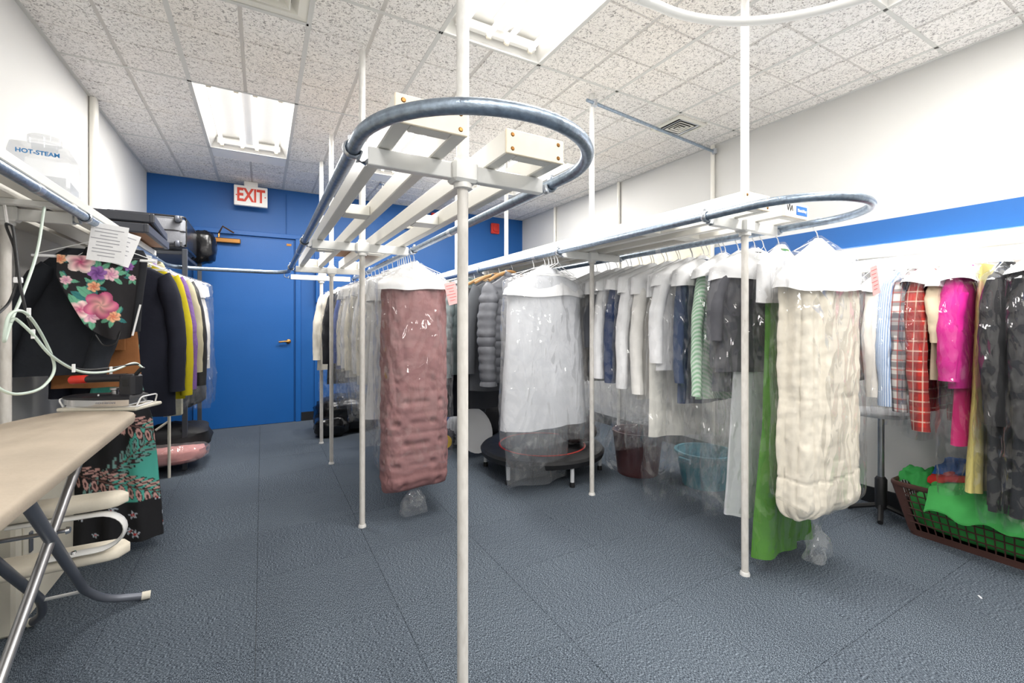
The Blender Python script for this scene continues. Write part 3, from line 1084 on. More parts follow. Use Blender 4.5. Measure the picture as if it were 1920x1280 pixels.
def garment(name, label, cat, X, Y, zr, mat, ln, hw=.20, ht=.030, sl=.0, sr=.055, rz=0., bagl=None, bagm='film', capel=None, group=None, wood=False,
            fold=.012, nf=5, quilt=0., prof=None, hook=True, flare=.02, skew=0., collar=None, swing=.02, bskew=0.):
    COUNT[0] += 1
    sd = COUNT[0] * 1.37
    RX = min((-.633, .787, 1.65, 2.19, 3.10), key=lambda q: abs(q - X))
    dx = X - RX
    t = thing(name, label, cat, (RX, Y, zr), rz, group)
    hanger(t, hw - .02, wood)
    z0 = -.095
    if prof is None:
        q = .092 / max(ln - .095, .1)
        prof = [(0, .055, ht * .75), (q * .35, .09, ht * .9), (q, hw - .005, ht), (min(.5, q * 4), hw + .005, ht), (1, hw + flare, ht * 1.1)]
    b_ = drape(prof, z0, -ln, 40, 30 if not quilt else 60, fold, nf, sd, .005, 8, .006, quilt, .014, skew=bskew)
    b_.build('body', mat, t)
    if sl:
        for s_ in (-1, 1):
            sm = sleeve(s_, hw, -.170, sl, sr, sd + s_, quilt, swing, m=22 if not quilt else 44, skew=bskew)
            sm.build('sleeve', mat, t)
    if collar:
        MB().tube(spline([(-.06, -.02, -.095), (-.03, -.045, -.11), (.03, -.045, -.11), (.06, -.02, -.095), (.03, .03, -.075), (-.03, .03, -.075), (-.06, -.02, -.095)], 4), .02, 8, True, (1.2, .5)).build('collar', collar, t)
    if capel:
        cape(t, hw + (.03 if sl else .012), ht + (.020 if sl else 0), -capel, sd, name != 'garment_bundle')
    if bagl:
        bag(t, hw + (.035 if sl else .0), ht + .01, bagl, sd, bagm, skew=skew)
    for ch in t.children:
        if ch.name.split('.')[0] not in ('hook', 'wire_hanger'):
            ch.location.x = dx
    return t


WHITE = cloth((232, 230, 226))
WHITE2 = cloth((236, 236, 238))
IVORY = cloth((236, 230, 216))
BLACK = cloth((38, 39, 43))
NAVY = cloth((34, 36, 48))

# --- ironing side rail (x = -.633), front to back
LX = -.633


def flower(px, py, cx, cy, r, petals, col, heart, rot=0.):
    dx, dy = px - cx, py - cy
    d = math.hypot(dx, dy) / r
    if d > 1:
        return None
    a = math.atan2(dy, dx) + rot
    edge = .72 + .28 * abs(math.cos(petals * a / 2))
    if d > edge:
        return None
    k = .5 + .5 * math.cos(petals * a + d * 9)
    tt = d / edge
    c = [heart[i] * (1 - tt) + col[i] * tt for i in range(3)]
    return tuple(min(1, v * (.72 + .4 * k)) for v in c)


FL = []
rf = random.Random(3)
GREEN1, GREEN2 = srgb(96, 160, 130), srgb(40, 110, 110)
for (u, v, r_, kind) in ((-.055, .03, .050, 0), (.0, .075, .034, 1), (.045, .078, .030, 2), (.012, .215, .062, 3), (-.055, .235, .04, 0), (.055, .265, .026, 4),
                         (.105, .04, .020, 1), (.118, .09, .014, 2), (-.012, .135, .024, 4), (-.02, .262, .032, 2), (-.12, .02, .022, 4), (-.1, .11, .02, 2)):
    colr = [srgb(240, 222, 214), srgb(160, 110, 180), srgb(236, 200, 205), srgb(196, 80, 130), srgb(240, 190, 150)][kind]
    hrt = [srgb(200, 60, 120), srgb(90, 40, 120), srgb(200, 120, 160), srgb(244, 190, 180), srgb(220, 110, 80)][kind]
    FL.append((u, v, r_, 5 + kind % 3, colr, hrt, rf.random() * 6))
LF = []
for f in FL:
    for k in range(5):
        a = rf.random() * 2 * PI
        LF.append((f[0] + math.cos(a) * f[2] * 1.15, f[1] + math.sin(a) * f[2] * 1.15, a, f[2] * .55 + .008, GREEN1 if rf.random() < .6 else GREEN2))


def floral(u, v):
    for f in FL:
        c = flower(u, v, *f[:3], f[3], f[4], f[5], f[6])
        if c:
            return c
    for (cx, cy, a, ln, colr) in LF:
        dx, dy = u - cx, v - cy
        p = dx * math.cos(a) + dy * math.sin(a)
        q = -dx * math.sin(a) + dy * math.cos(a)
        if abs(p) < ln and abs(q) < ln * .38 * (1 - (p / ln) ** 2):
            k = .8 if abs(q) < .0012 else 1.1
            return tuple(min(1, x * k) for x in colr)
    return srgb(26, 24, 28)


t = thing('floral_trousers', 'black trousers with pink roses folded over the front white hanger', 'trousers', (LX, 2.60, ZA))
hanger(t, .20)
MB().tube([(-.205, 0, -.150), (.205, 0, -.150)], .0055, 8).build('cardboard_bar', M['wire'], t)
nu, nv = 96, 120
mb = MB()
cols = []
vs, fs = [], []
for face in (0, 1):
    o = len(vs)
    for j in range(nv + 1):
        s = j / nv
        for i in range(nu + 1):
            q = i / nu
            left = -.125 + .095 * max(0, s - .30) ** 1.15 / .7
            right = .150 - .035 * s
            x = left + (right - left) * q
            z = -.140 - .355 * s * (1 - .16 * (1 - q) ** 2 * 1.0) - .02 * s * math.sin(q * 3)
            y = (-.012 if face == 0 else .012) - .010 * s * math.sin(q * 11 + 1) * (1 if face == 0 else .5) - .008 * s
            if j == 0:
                y = 0
            vs.append((x, y, z))
            cols.append(floral(x - .005, -.14 - z) if face == 0 else srgb(26, 24, 28))
    for j in range(nv):
        for i in range(nu):
            a = o + j * (nu + 1) + i
            fs.append((a, a + 1, a + nu + 2, a + nu + 1))
mb.add(vs, fs)
mb.build('trouser_cloth', M['print'], t, True, cols)
MB().tube([(.152, -.016, -.35), (.125, -.02, -.49)], .004, 6).build('side_piping', M['wire'], t)
MB().tube(spline([(.0, -.02, -.485), (.03, -.03, -.53), (.07, -.03, -.52), (.085, -.022, -.47)], 6), .003, 6).build('drawcord', M['rubber'], t)
ticket(t, .045, -.035, -.085, .125, .165, 'paper', 0, .12, 9)
ticket(t, .085, -.022, -.10, .10, .15, 'paper', .2, .3, 6)

garment('black_trousers', 'black trousers with a white side stripe behind the rose print pair', 'trousers', LX + .05, 2.66, ZA, cloth((40, 41, 45)), .47, hw=.11, ht=.014, fold=.008, flare=-.02,
        prof=[(0, .10, .010), (.1, .115, .016), (1, .085, .018)])
garment('black_jacket', 'black cotton jacket with gathered cuffs behind the floral trousers', 'jacket', LX - .085, 2.745, ZA, cloth((43, 46, 52), .9, .1, .5), .66, hw=.14, ht=.03, sl=.50, sr=.075, swing=.05, bskew=-.12)
t = garment('canvas_overalls', 'brown canvas work overalls hanging behind the black jacket', 'overalls', LX - .052, 2.835, ZA, cloth((140, 92, 56), .9, .1, .4), .74, hw=.175, ht=.022, fold=.006, flare=.02,
            prof=[(0, .12, .012), (.06, .13, .02), (.5, .14, .022), (1, .165, .026)])
MB().box((-.01, -.034, -.50), (.13, .006, .13), 0, .002).build('patch_pocket', cloth((148, 98, 60), .9, .1, .4), t, False)

# long patterned skirt: paisley leaves on turquoise and black
FLW = [(rf.uniform(-.4, .7), rf.uniform(.2, 1.56), rf.uniform(.012, .022), rf.random() * 6) for k in range(190)]


def leafprint(u, v):
    tq = nz(u * 5 + 4, v * 3.4, 2.2)
    hem = v > 1.33
    base = srgb(80, 178, 162) if tq > .02 and not hem else srgb(24, 24, 28)
    if hem or tq < -.28:
        for cx, cy, r_, a0 in FLW:
            if abs(u - cx) < r_ and abs(v - cy) < r_:
                d = math.hypot(u - cx, v - cy) / r_
                e = .6 + .4 * math.cos(5 * math.atan2(v - cy, u - cx) + a0)
                if d < e:
                    return srgb(190, 56, 52) if d < .5 * e else srgb(196, 204, 214)
        return base
    for k in range(2):
        a = (.62, -.75)[k]
        w_ = .03 * math.sin(u * 9 + k)
        p = u * math.cos(a) + v * math.sin(a)
        q = -u * math.sin(a) + v * math.cos(a) + w_
        row = round(q / .125)
        if (row + k) % 2:
            continue
        qq = q - row * .125
        aq = abs(qq)
        pp0 = p - (aq - .022) * .9 + (.02 if qq > 0 else 0)
        pp = pp0 - (math.floor(pp0 / .036) + .5) * .036
        e = (pp / .0145) ** 2 + ((aq - .027) / .026) ** 2
        if e < 1:
            return srgb(34, 30, 32) if e > .66 else (srgb(206, 160, 152) if k == 0 else srgb(120, 160, 154)) if e > .14 else srgb(70, 40, 44)
        if aq < .003:
            return srgb(120, 84, 80)
    return base


t = thing('patterned_skirt', 'long black and turquoise leaf patterned skirt reaching the floor', 'skirt', (LX, 2.925, ZA))
hanger(t, .14)
pr = [(0, .08, .012), (.40, .085, .03), (.56, .14, .04), (1, .185, .05)]
mb = drape(pr, -.15, -1.53, 240, 230, .02, 6, 4.2, .004, 8, .006)
n_ = len(mb.v)
cols = [leafprint(p[0] + (.3 if p[1] > 0 else 0), -p[2]) for p in mb.v]
mb.build('skirt_cloth', M['print'], t, True, cols)

t = garment('navy_blazer', 'dark navy wool blazer, longest jacket on the ironing side rail', 'jacket', LX + .0, 3.02, ZA, NAVY, .93, hw=.205, ht=.035, sl=.62, sr=.068, collar=NAVY, swing=.03)
MB().box((.02, -.052, -.42), (.035, .002, .10), .2).build('white_label', M['paper'], t, False)
garment('yellow_shirt', 'mustard yellow shirt between blazer and purple sweater', 'shirt', LX + .035, 3.12, ZA, cloth((196, 180, 34)), .86, hw=.20, ht=.022, sl=.66, sr=.05)
garment('purple_sweater', 'purple knitted sweater squeezed beside the khaki jacket', 'sweater', LX + .045, 3.21, ZA, cloth((130, 98, 160), .95, .08, .6, 60.), .74, hw=.20, ht=.024, sl=.64, sr=.05)
garment('khaki_jacket', 'khaki cotton jacket with a square collar', 'jacket', LX + .05, 3.40, ZA, cloth((196, 188, 158)), .74, hw=.20, ht=.03, sl=.56, sr=.058, collar=cloth((186, 178, 146)))
garment('leather_jacket', 'dark grey leather jacket beside the khaki jacket', 'jacket', LX + .055, 3.56, ZA, cloth((60, 60, 60), .4, .1, .6), .78, hw=.20, ht=.032, sl=.66, sr=.06)
garment('white_shirt', 'pale blue and white shirt under plastic by the blue door', 'shirt', LX + .05, 3.74, ZA, cloth((214, 222, 234)), .78, hw=.19, ht=.03, sl=.58, sr=.05, capel=.26, bagl=1.02)
garment('white_blouse', 'white blouse in clear film, last on the ironing side rail', 'blouse', LX + .06, 3.90, ZA, WHITE, .80, hw=.19, ht=.03, sl=.58, sr=.05, capel=.24, bagl=1.0)
for k in range(9):
    yy = 2.70 + .047 * k + (.03 if k > 4 else 0)
    t = thing('empty_hanger', '%s wire hanger with paper ticket, counting back from the navy blazer' % ORD[k], 'hanger', (LX + .0, 3.06 + .052 * k - .03, ZA), rf.uniform(-.15, .15), 'wire hangers with tickets')
    hanger(t, .17)
    ticket(t, .03 + .02 * (k % 3), -.012, -.095, .055, .07, 'paper', .1, .1, 3)

# --- tall rack right-hand rail (x = .787)
def duvet(name, label, X, Y, zr, mat, hw, ht, z0, z1, mode, seed, bagl, tick):
    t = thing(name, label, 'duvet', (X, Y, zr))
    hanger(t, .20)
    n, m_ = 150, 150
    rings = []
    for j in range(m_ + 1):
        s = j / m_
        z = z0 + (z1 - z0) * s
        e = min(1, s / .06)
        e2 = min(1, (1 - s) / .07)
        k = math.sqrt(max(0, 1 - (1 - e) ** 2)) * math.sqrt(max(0.0, 1 - (1 - e2) ** 2) * .75 + .25 * e2 ** .3 if e2 < 1 else 1)
        k = max(k, .12)
        ring = []
        for i in range(n):
            th = 2 * PI * i / n
            c, sn = math.cos(th), math.sin(th)
            x = hw * math.copysign(abs(c) ** .45, c) * (.9 + .1 * k) * (1 - .06 * (1 - s))
            yq = ht * math.copysign(abs(sn) ** .55, sn) * k
            if mode == 'tuft':
                arc_u = x + (yq * .8)
                row = z / .118
                cu = arc_u / .105 + (.5 if int(math.floor(row)) % 2 else 0)
                fx, fz = cu - math.floor(cu) - .5, row - math.floor(row) - .5
                tuft = math.exp(-((fx / .16) ** 2 + (fz / .13) ** 2))
                low = min(1, max(0, (s - .42) / .25))
                seam = abs(math.sin(PI * row)) ** .4
                vert = abs(math.sin(PI * (arc_u / .055 + .5 * nz(arc_u * 3, z * 2.5, seed)))) ** .5
                d = -.026 * tuft * (.15 + .85 * low) + low * (.008 * seam - .008) + (1 - low) * (.008 * vert - .008) + .008 * nz(x * 18, yq * 18, z * 7)
                d += .005 * nz(x * 42, yq * 42, z * 20) + .0025 * nz(x * 90, yq * 90, z * 60)
            else:
                arc_u = x + yq * .8 + .012 * nz(seed, z * 2.1, x * 2)
                vert = abs(math.sin(PI * (arc_u / .098 + .2))) ** .42
                seam = abs(math.sin(PI * (z + .1) / .34)) ** .22
                d = .030 * vert - .030 + .007 * seam - .007 + .010 * nz(x * 16, yq * 16, z * 7) + .0045 * nz(x * 40, yq * 40, z * 26)
                if x < -hw * .45:
                    d += -.018 * (1 - abs(math.sin(PI * arc_u / .05)) ** .5)
            x += c * d
            yq += sn * d
            ring.append((x, yq, z + .02 * nz(x * 4, seed, s * 2) * s))
        rings.append(ring)
    MB().loft(rings, True, True).build('duvet_roll', mat, t, True, None, 180)
    cape(t, hw + .006, ht + .006, (-.245 if mode == 'tuft' else -.31), seed)
    bag(t, hw + .012, ht + .02, bagl, seed, 'film', True, 0., .006)
    R = -.25
    ticket(t, hw - .01, -ht - .03, -.26, .07, .13, 'pink_paper', 0, R, 6)
    return t


AZ = ZA
duvet('mauve_duvet', 'rolled mauve tufted duvet in a knotted clear bag', AX1, 2.59, ZA, cloth((152, 112, 112), .75, .05, .2, 40.), .195, .105, -.19, -1.40, 'tuft', 2.2, 1.535, True)
garment('white_dress', 'long white dress in clear film just behind the mauve duvet', 'dress', AX1 + .0, 2.80, ZA, WHITE2, 1.02, hw=.20, ht=.04, bagl=1.18, capel=.3, flare=.04, bagm='film_milky')
for k in range(8):
    garment('white_shirt', '%s bagged white dress shirt counting back from the mauve duvet' % ORD[k], 'shirt', AX1 + rf.uniform(-.02, .02), 2.95 + k * .135, ZA, (WHITE, IVORY, WHITE2)[k % 3], .80 + .03 * (k % 3), hw=.195,
            ht=.03, sl=.60, sr=.052, rz=rf.uniform(-.1, .1), bagl=1.00 + .05 * (k % 3), capel=.24 if k % 2 else None, group='bagged white shirts on the tall rack')
garment('blue_shirt', 'blue shirt hanging beyond the bagged white shirts', 'shirt', AX1 - .02, 4.10, ZA, cloth((70, 90, 150)), .84, hw=.19, ht=.025, sl=.6, sr=.05)
garment('black_suit', 'black suit in clear film at the far end of the white shirts', 'suit', AX1 - .05, 4.30, ZA, BLACK, .98, hw=.21, ht=.04, sl=.62, sr=.06, bagl=1.14)
garment('cream_coat', 'cream coat at the far end of the tall rack', 'coat', AX1 - .10, 4.52, ZA, IVORY, .88, hw=.22, ht=.03, sl=.6, sr=.055)
for k in range(6):
    yy = 2.66 + k * .045
    t = thing('empty_hanger', '%s wire hanger bunched behind the hook of the mauve duvet' % ORD[k], 'hanger', (AX1, 2.66 + k * .05, ZA), rf.uniform(-.2, .2), 'wire hangers by the mauve duvet')
    hanger(t, .15)

# --- puffer jackets and the white bundle (x = 1.65)
garment('garment_bundle', 'wide bundle of white garments under milky film with white paper shoulders', 'garment', BX0, 2.49, ZB, cloth((212, 214, 219)), 1.14, hw=.285, ht=.075, bagl=1.24, bagm='film_milky', capel=.28, flare=.05, fold=.02, nf=6)
garment('bagged_dress', 'long sheer garment in clear film hanging below the white bundle', 'dress', BX0 + .03, 2.63, ZB, M['film'], 1.46, hw=.19, ht=.05, bagl=1.56, bagm='film_milky', flare=-.02)
for k in range(4):
    t = thing('empty_hanger', '%s wire hanger in the cluster above the white bundle' % ORD[k], 'hanger', (BX0, 2.43 + k * .035 - .09, ZB), rf.uniform(-.3, .3), 'wire hangers above the white bundle')
    hanger(t, .14)
PUF = cloth((112, 114, 120), .5, .08, .2, 30.)
garment('puffer_jacket', 'charcoal grey quilted puffer jacket nearest the white bundle', 'jacket', BX0 - .02, 2.93, ZB, PUF, .90, hw=.215, ht=.05, sl=.72, sr=.092, quilt=.062, wood=True, fold=.0, swing=.06, rz=.12, collar=PUF)
garment('hooded_jacket', 'grey hooded jacket between the two quilted jackets', 'jacket', BX0 - .02, 3.14, ZB, cloth((92, 95, 100), .8, .05), .98, hw=.22, ht=.05, sl=.66, sr=.07, wood=True, collar=cloth((84, 86, 90)))
garment('parka', 'dark parka with a beige fur collar', 'coat', BX0, 3.33, ZB, cloth((62, 64, 70), .7), 1.15, hw=.22, ht=.05, sl=.66, sr=.07, wood=True, collar=cloth((170, 146, 116), 1., .3, 1., 60.))
GP = cloth((124, 138, 140), .45, .08, .2, 30.)
garment('puffer_jacket', 'grey green quilted puffer jacket beside the mauve duvet', 'jacket', BX0 - .04, 3.62, ZB, GP, .90, hw=.215, ht=.05, sl=.74, sr=.08, quilt=.10, fold=0., swing=.03, collar=GP)
BP = cloth((32, 34, 40), .35, .08, .2, 30.)
garment('puffer_coat', 'long glossy black quilted coat', 'coat', BX0 - .05, 3.82, ZB, BP, 1.30, hw=.23, ht=.06, sl=.7, sr=.08, quilt=.11, fold=0.)
garment('brown_coat', 'dark brown coat at the end of the puffer jackets', 'coat', BX0, 4.08, ZB, cloth((70, 58, 50)), 1.05, hw=.21, ht=.05, sl=.6, sr=.06)

# --- long row of dry-cleaned clothes (x = 2.19), far to near
ROW = [
    ('suit_jacket', 'dark charcoal suit in film next to the white bundle', 'jacket', 2.60, cloth((58, 60, 68)), .88, .62, .30, 1.12),
    ('tweed_jacket', 'grey tweed jacket in clear film', 'jacket', 2.46, cloth((120, 116, 112), .9, .35, .4, 120.), .86, .64, .26, 1.16),
    ('grey_jacket', 'charcoal jacket in film between the tweed and a white shirt', 'jacket', 2.35, cloth((72, 74, 80)), .80, .44, .26, 1.32),
    ('white_shirt', 'white shirt in film with long cuffs beside the navy shirt', 'shirt', 2.245, WHITE2, .80, .64, .24, 1.12),
    ('navy_shirt', 'navy blue denim shirt in clear film between white shirts', 'shirt', 2.145, cloth((46, 62, 98)), .80, .66, .24, 1.06),
    ('white_shirt', 'broad white shirt in film just after the navy shirt', 'shirt', 2.045, WHITE2, .86, .68, .28, 1.14),
    ('white_blouse', 'sheer white blouse in film beside the ivory dress', 'blouse', 1.935, WHITE, .92, .70, .28, 1.20),
    ('ivory_dress', 'long ivory dress in film, hem above the teal tub', 'dress', 1.84, cloth((240, 238, 230)), 1.12, 0, .30, 1.52),
    ('white_shirt', 'short white shirt in film between ivory dress and jeans', 'shirt', 1.755, WHITE2, .72, .50, .24, 1.24),
    ('denim_jacket', 'dark blue denim jacket in film with a white cuff below', 'jacket', 1.675, cloth((62, 74, 100)), .90, .60, .26, 1.26),
    ('striped_shirt', 'mint green striped shirt in film beside the front pole', 'shirt', 1.565, M['mint_stripe'], .86, .66, .22, 1.38),
    ('grey_suit', 'dark grey suit in film directly behind the white pole', 'suit', 1.465, cloth((84, 86, 92)), .80, .50, .26, 1.38),
    ('dark_blouse', 'dark blouse over a pale slip in film beside the green dress', 'blouse', 1.375, cloth((92, 92, 98)), .70, .36, .24, 1.40),
]
for nm, lb_, ct, yy, mt, ln, sl, cp, bl in ROW:
    thin = nm in ('striped_shirt', 'denim_jacket', 'grey_suit')
    t = garment(nm, lb_, ct, BX1 + rf.uniform(-.015, .015), yy, ZB, mt, ln, hw=.175 if thin else .205, ht=.03, sl=sl, sr=.042 if thin else .060, capel=cp, bagl=bl, rz=-.08 if thin else rf.uniform(-.34, -.20), fold=.014, swing=rf.uniform(0, .03))
drape([(0, .12, .02), (1, .17, .03)], -.62, -1.42, 36, 20, .02, 5, 6.6, .004).build('slip', cloth((222, 224, 228)), t)
garment('green_dress', 'long grass green dress in clear film reaching the floor', 'dress', BX1 + .02, 1.255, ZB, cloth((84, 140, 52)), 1.54, hw=.18, ht=.03, capel=.36, bagl=1.585, fold=.03, rz=.05, prof=[(0, .05, .02), (.06, .12, .03), (.6, .145, .03), (1, .235, .04)])
duvet('cream_duvet', 'rolled cream quilted duvet in a knotted clear bag', BX1, 1.08, ZB, cloth((234, 226, 210), .8, .03, .2, 40.), .235, .095, -.22, -1.30, 'fold', 5.1, 1.50, True)
for k in range(12):
    t = thing('empty_hanger', '%s bare wire hanger on the bagged row rail, counting from the white pole' % ORD[k], 'hanger', (BX1, 1.33 + k * .105, ZB), rf.uniform(-.3, .3), 'wire hangers over the bagged row')
    hanger(t, .16)

# --- wall rack (x = 3.10)
CXr = 3.10
garment('grey_blouse', 'grey blouse squeezed beside the cream duvet', 'blouse', CXr, 1.235, ZR, cloth((120, 118, 116)), .7, hw=.19, ht=.022, sl=.5, sr=.045, bagl=.88)
garment('cream_shirt', 'off-white shirt beside the blue striped shirt', 'shirt', CXr - .01, 1.165, ZR, cloth((226, 220, 212)), .74, hw=.20, ht=.024, sl=.60, sr=.048, capel=.22)
garment('striped_shirt', 'light blue striped shirt with long sleeve', 'shirt', CXr - .01, 1.105, ZR, M['blue_stripe'], .74, hw=.20, ht=.024, sl=.64, sr=.048, bagl=.92)
garment('plaid_shirt', 'black and white plaid shirt beside the red plaid shirt', 'shirt', CXr - .01, 1.045, ZR, M['bw_plaid'], .76, hw=.20, ht=.024, sl=.66, sr=.045)
garment('plaid_shirt', 'red tartan plaid shirt in film', 'shirt', CXr - .01, .98, ZR, M['red_plaid'], .84, hw=.20, ht=.03, sl=.74, sr=.055, capel=.18, bagl=.96, swing=.04)
garment('beige_blouse', 'thin beige blouse under film next to the magenta dress', 'blouse', CXr - .01, .905, ZR, cloth((206, 190, 164)), .66, hw=.19, ht=.022, sl=.3, sr=.045, capel=.20)
t = garment('magenta_dress', 'bright magenta jacket over a pink skirt in film', 'dress', CXr - .015, .835, ZR, cloth((205, 36, 140), .7), .70, hw=.20, ht=.034, sl=.48, sr=.062, capel=.18, bagl=1.20, flare=.0, swing=.0)
drape([(0, .13, .03), (1, .17, .035)], -.62, -.97, 30, 14, .02, 5, 3.3, .004).build('skirt', cloth((200, 30, 110), .7), t)
garment('yellow_trousers', 'pale yellow trousers hanging low beside the magenta dress', 'trousers', CXr + .04, .775, ZR, cloth((222, 208, 130)), 1.18, hw=.15, ht=.020, fold=.01, flare=-.02, prof=[(0, .10, .012), (.15, .11, .018), (1, .10, .024)], bskew=-.14)
garment('black_coat', 'long black coat in shiny film beside the yellow trousers', 'coat', CXr - .01, .70, ZR, cloth((32, 32, 34)), 1.24, hw=.20, ht=.034, sl=.66, sr=.058, bagl=1.28)
garment('black_coat', 'long black coat next to the blue flowered blouse', 'coat', CXr - .01, .615, ZR, cloth((28, 28, 32)), 1.24, hw=.20, ht=.034, sl=.7, sr=.055, bagl=1.27, capel=.16)
# white blouse with sketchy blue flowers
t = thing('flowered_blouse', 'white blouse with pencil blue flowers at the frame edge', 'blouse', (CXr, .53, ZR))
hanger(t, .17)


def blueflower(u, v):
    for (cx, cy, r_) in ((.0, .25, .04), (.03, .43, .045), (-.03, .62, .04), (.06, .33, .03), (-.06, .5, .03)):
        d = math.hypot(u - cx, v - cy) / r_
        a = math.atan2(v - cy, u - cx)
        e = .6 + .4 * abs(math.cos(2.5 * a))
        if d < e:
            return srgb(120, 124, 168) if d > e * .5 else srgb(160, 164, 200)
    if abs(nz(u * 9, v * 9, 3.)) < .035 and nz(u * 3, v * 3, 9) > .0:
        return srgb(110, 112, 130)
    return srgb(238, 234, 228)


mb = drape([(0, .055, .025), (.08, .195, .03), (1, .21, .035)], -.095, -.78, 80, 90, .012, 5, 8.8, .004)
mb.build('body', M['print'], t, True, [blueflower(p[1] * 1.0 + p[0] * .3, -p[2]) for p in mb.v])
for s_ in (-1, 1):
    mb = sleeve(s_, .20, -.15, .60, .06, 3.3, 0, .0, 60, 70)
    mb.build('sleeve', M['print'], t, True, [blueflower(p[1] * 1.0, -p[2]) for p in mb.v])
bag(t, .23, .045, .9, 9.9)
garment('blue_jeans', 'light blue denim trousers behind the flowered blouse', 'trousers', CXr - .03, .455, ZR, cloth((126, 172, 214)), .95, hw=.17, ht=.028, fold=.01, flare=-.03)
garment('black_dress', 'black dress beyond the flowered blouse at the end of the wall rail', 'dress', CXr, .37, ZR, BLACK, 1.22, hw=.19, ht=.03)

# ------------------------------------------------------------------ ironing station
t = thing('ironing_board', 'beige padded ironing board on crossed steel tube legs', 'ironing board', (0, 0, 0))
out = []
bx0, bx1, by0, by1, zt = -.80, -.418, .35, 2.31, .80
crn = [(bx1 + .015, by0 - .2), (bx1, by0 + .8), (bx1 - .012, by1 - .06)]
outline = [Vector((bx0 + .02, by0, 0)), Vector((bx1 + .005, by0, 0)), Vector((bx1, 1.3, 0)), Vector((bx1 - .01, by1 - .04, 0)), Vector((bx0 + .11, by1 + .10, 0)), Vector((bx0 + .0, by1 - .10, 0)), Vector((bx0, 1.3, 0))]
loop = fillet(outline + [outline[0]], .07, 6)[:-1]
cen = sum(loop, Vector()) / len(loop)
rings = []
for z, k in ((zt - .034, .90), (zt - .034, .985), (zt - .024, 1.0), (zt - .010, 1.0), (zt - .003, .985), (zt, .95), (zt + .002, .5), (zt + .002, .1)):
    rings.append([Vector((cen.x + (p.x - cen.x) * (k if k > .9 else k), cen.y + (p.y - cen.y) * (1 - (1 - k) * .25 if k > .9 else k), z)) for p in loop])
MB().loft(rings).build('padded_top', M['board_cover'], t, True, None, 60)
for s_, (xa, xb, xf) in ((0, (-.478, -.587, -.43)), (1, (-.62, -.705, -.76))):
    pts = fillet([(xa, 1.42, .77), (xb, 2.27, .13), (xb + (xf - xb) * .3, 2.33, .05), (xf, 2.36, .016)], .07, 6)
    MB().tube(pts, .0145, 12).build('leg', M['grey_metal'], t)
    MB().tube([(xf - .03 * (xf - xb), 2.358, .018), (xf + .03 * (xf - xb) / .2, 2.362, .015)], .016, 10).build('foot_cap', M['cream'], t)
for xa, xb in ((-.50, -.56), (-.64, -.72)):
    MB().tube([(xa, 1.95, .77), (xb, 1.2, .012)], .0125, 12).build('leg', M['steel'], t)
MB().tube([(-.587, 2.25, .14), (-.705, 2.25, .14)], .006, 8).build('stretcher', M['white_metal'], t)
MB().tube([(-.49, 1.735, .555), (-.66, 1.735, .555)], .006, 8).lathe([(0, 0), (.011, 0), (.009, .008), (0, .008)], (-.488, 1.735, .555), 10, Matrix.Rotation(PI / 2, 3, 'Y')).build('pivot_bolt', M['chrome'], t)
# wire iron rest, fixed to the far end of the board
mb = MB()
zr_ = zt + .012
q0, q1, q2, q3 = Vector((-.44, 2.30, zr_)), Vector((-.69, 2.42, zr_)), Vector((-.66, 2.54, zr_)), Vector((-.40, 2.42, zr_))
mb.tube(fillet([q0, q1, q2, q3, q0], .03, 4), .0035, 6)
mb.tube(fillet([q0 + Vector((0, 0, .0)), q0 + Vector((.01, .02, .035)), q3 + Vector((.01, -.02, .035)), q3], .015, 4), .003, 6)
mb.tube(fillet([q1, q1 + Vector((-.02, .02, .03)), q2 + Vector((-.02, -.02, .03)), q2], .015, 4), .003, 6)
mb.tube([(-.57, 2.36, zr_), (-.57, 2.36, zr_ + .05)], .003, 6)
mb.build('iron_rest', M['wire'], t)
MB().box((-.545, 2.425, zr_ - .010), (.30, .15, .014), -.43, .004).build('rest_pad', M['cream'], t, False)

# steam iron, toe towards the wall
ir = thing('steam_iron', 'black steam iron with a red handle end on its wire rest', 'iron', (-.555, 2.40, zr_ + .001), math.radians(158))
ir.scale = (1.08, 1.08, .80)
sole = [(.145, 0), (.10, .035), (.0, .055), (-.10, .055), (-.11, .05), (-.11, -.05), (-.10, -.055), (.0, -.055), (.10, -.035)]
MB().plate([(x, y, .004) for x, y in sole], .03).build('soleplate', M['chrome'], ir, True, None, 30)
MB().loft([[(x * 1.05 + .0, y * 1.1, .036) for x, y in sole], [(x * 1.02, y * 1.02, .046) for x, y in sole], [(x * .86 - .01, y * .7, .056) for x, y in sole]]).build('heat_shield', M['black_plastic'], ir, True, None, 40)
MB().box((-.085, 0, .10), (.055, .06, .11), 0, .010).build('body', M['black_plastic'], ir, False)
MB().tube([(-.07, 0, .138), (.0, 0, .136), (.065, 0, .132)], [.021, .019, .018], 12).build('handle', M['black_plastic'], ir)
MB().tube([(.062, 0, .132), (.07, 0, .132), (.115, 0, .129), (.12, 0, .128)], [.018, .0215, .0215, .014], 12).build('red_handle_end', M['red'], ir)
MB().lathe([(0, 0), (.010, 0), (.010, .018), (.016, .022), (.016, .03), (0, .032)], (-.03, 0, .056), 12).build('steam_valve', M['steel'], ir)
MB().box((-.085, .031, .115), (.02, .004, .035), 0, .001).build('switch', M['rubber'], ir, False)
MB().tube([(-.10, 0, .15), (-.125, 0, .19)], .008, 8).build('cord_guard', M['rubber'], ir)
lettering('lettering', 'HOT-STEAM', .012, M['ink'], ir, (-.035, .0565, .02), (PI / 2, 0, PI), .0003)


def W(u, v, x):
    return on_x(u, v, x)


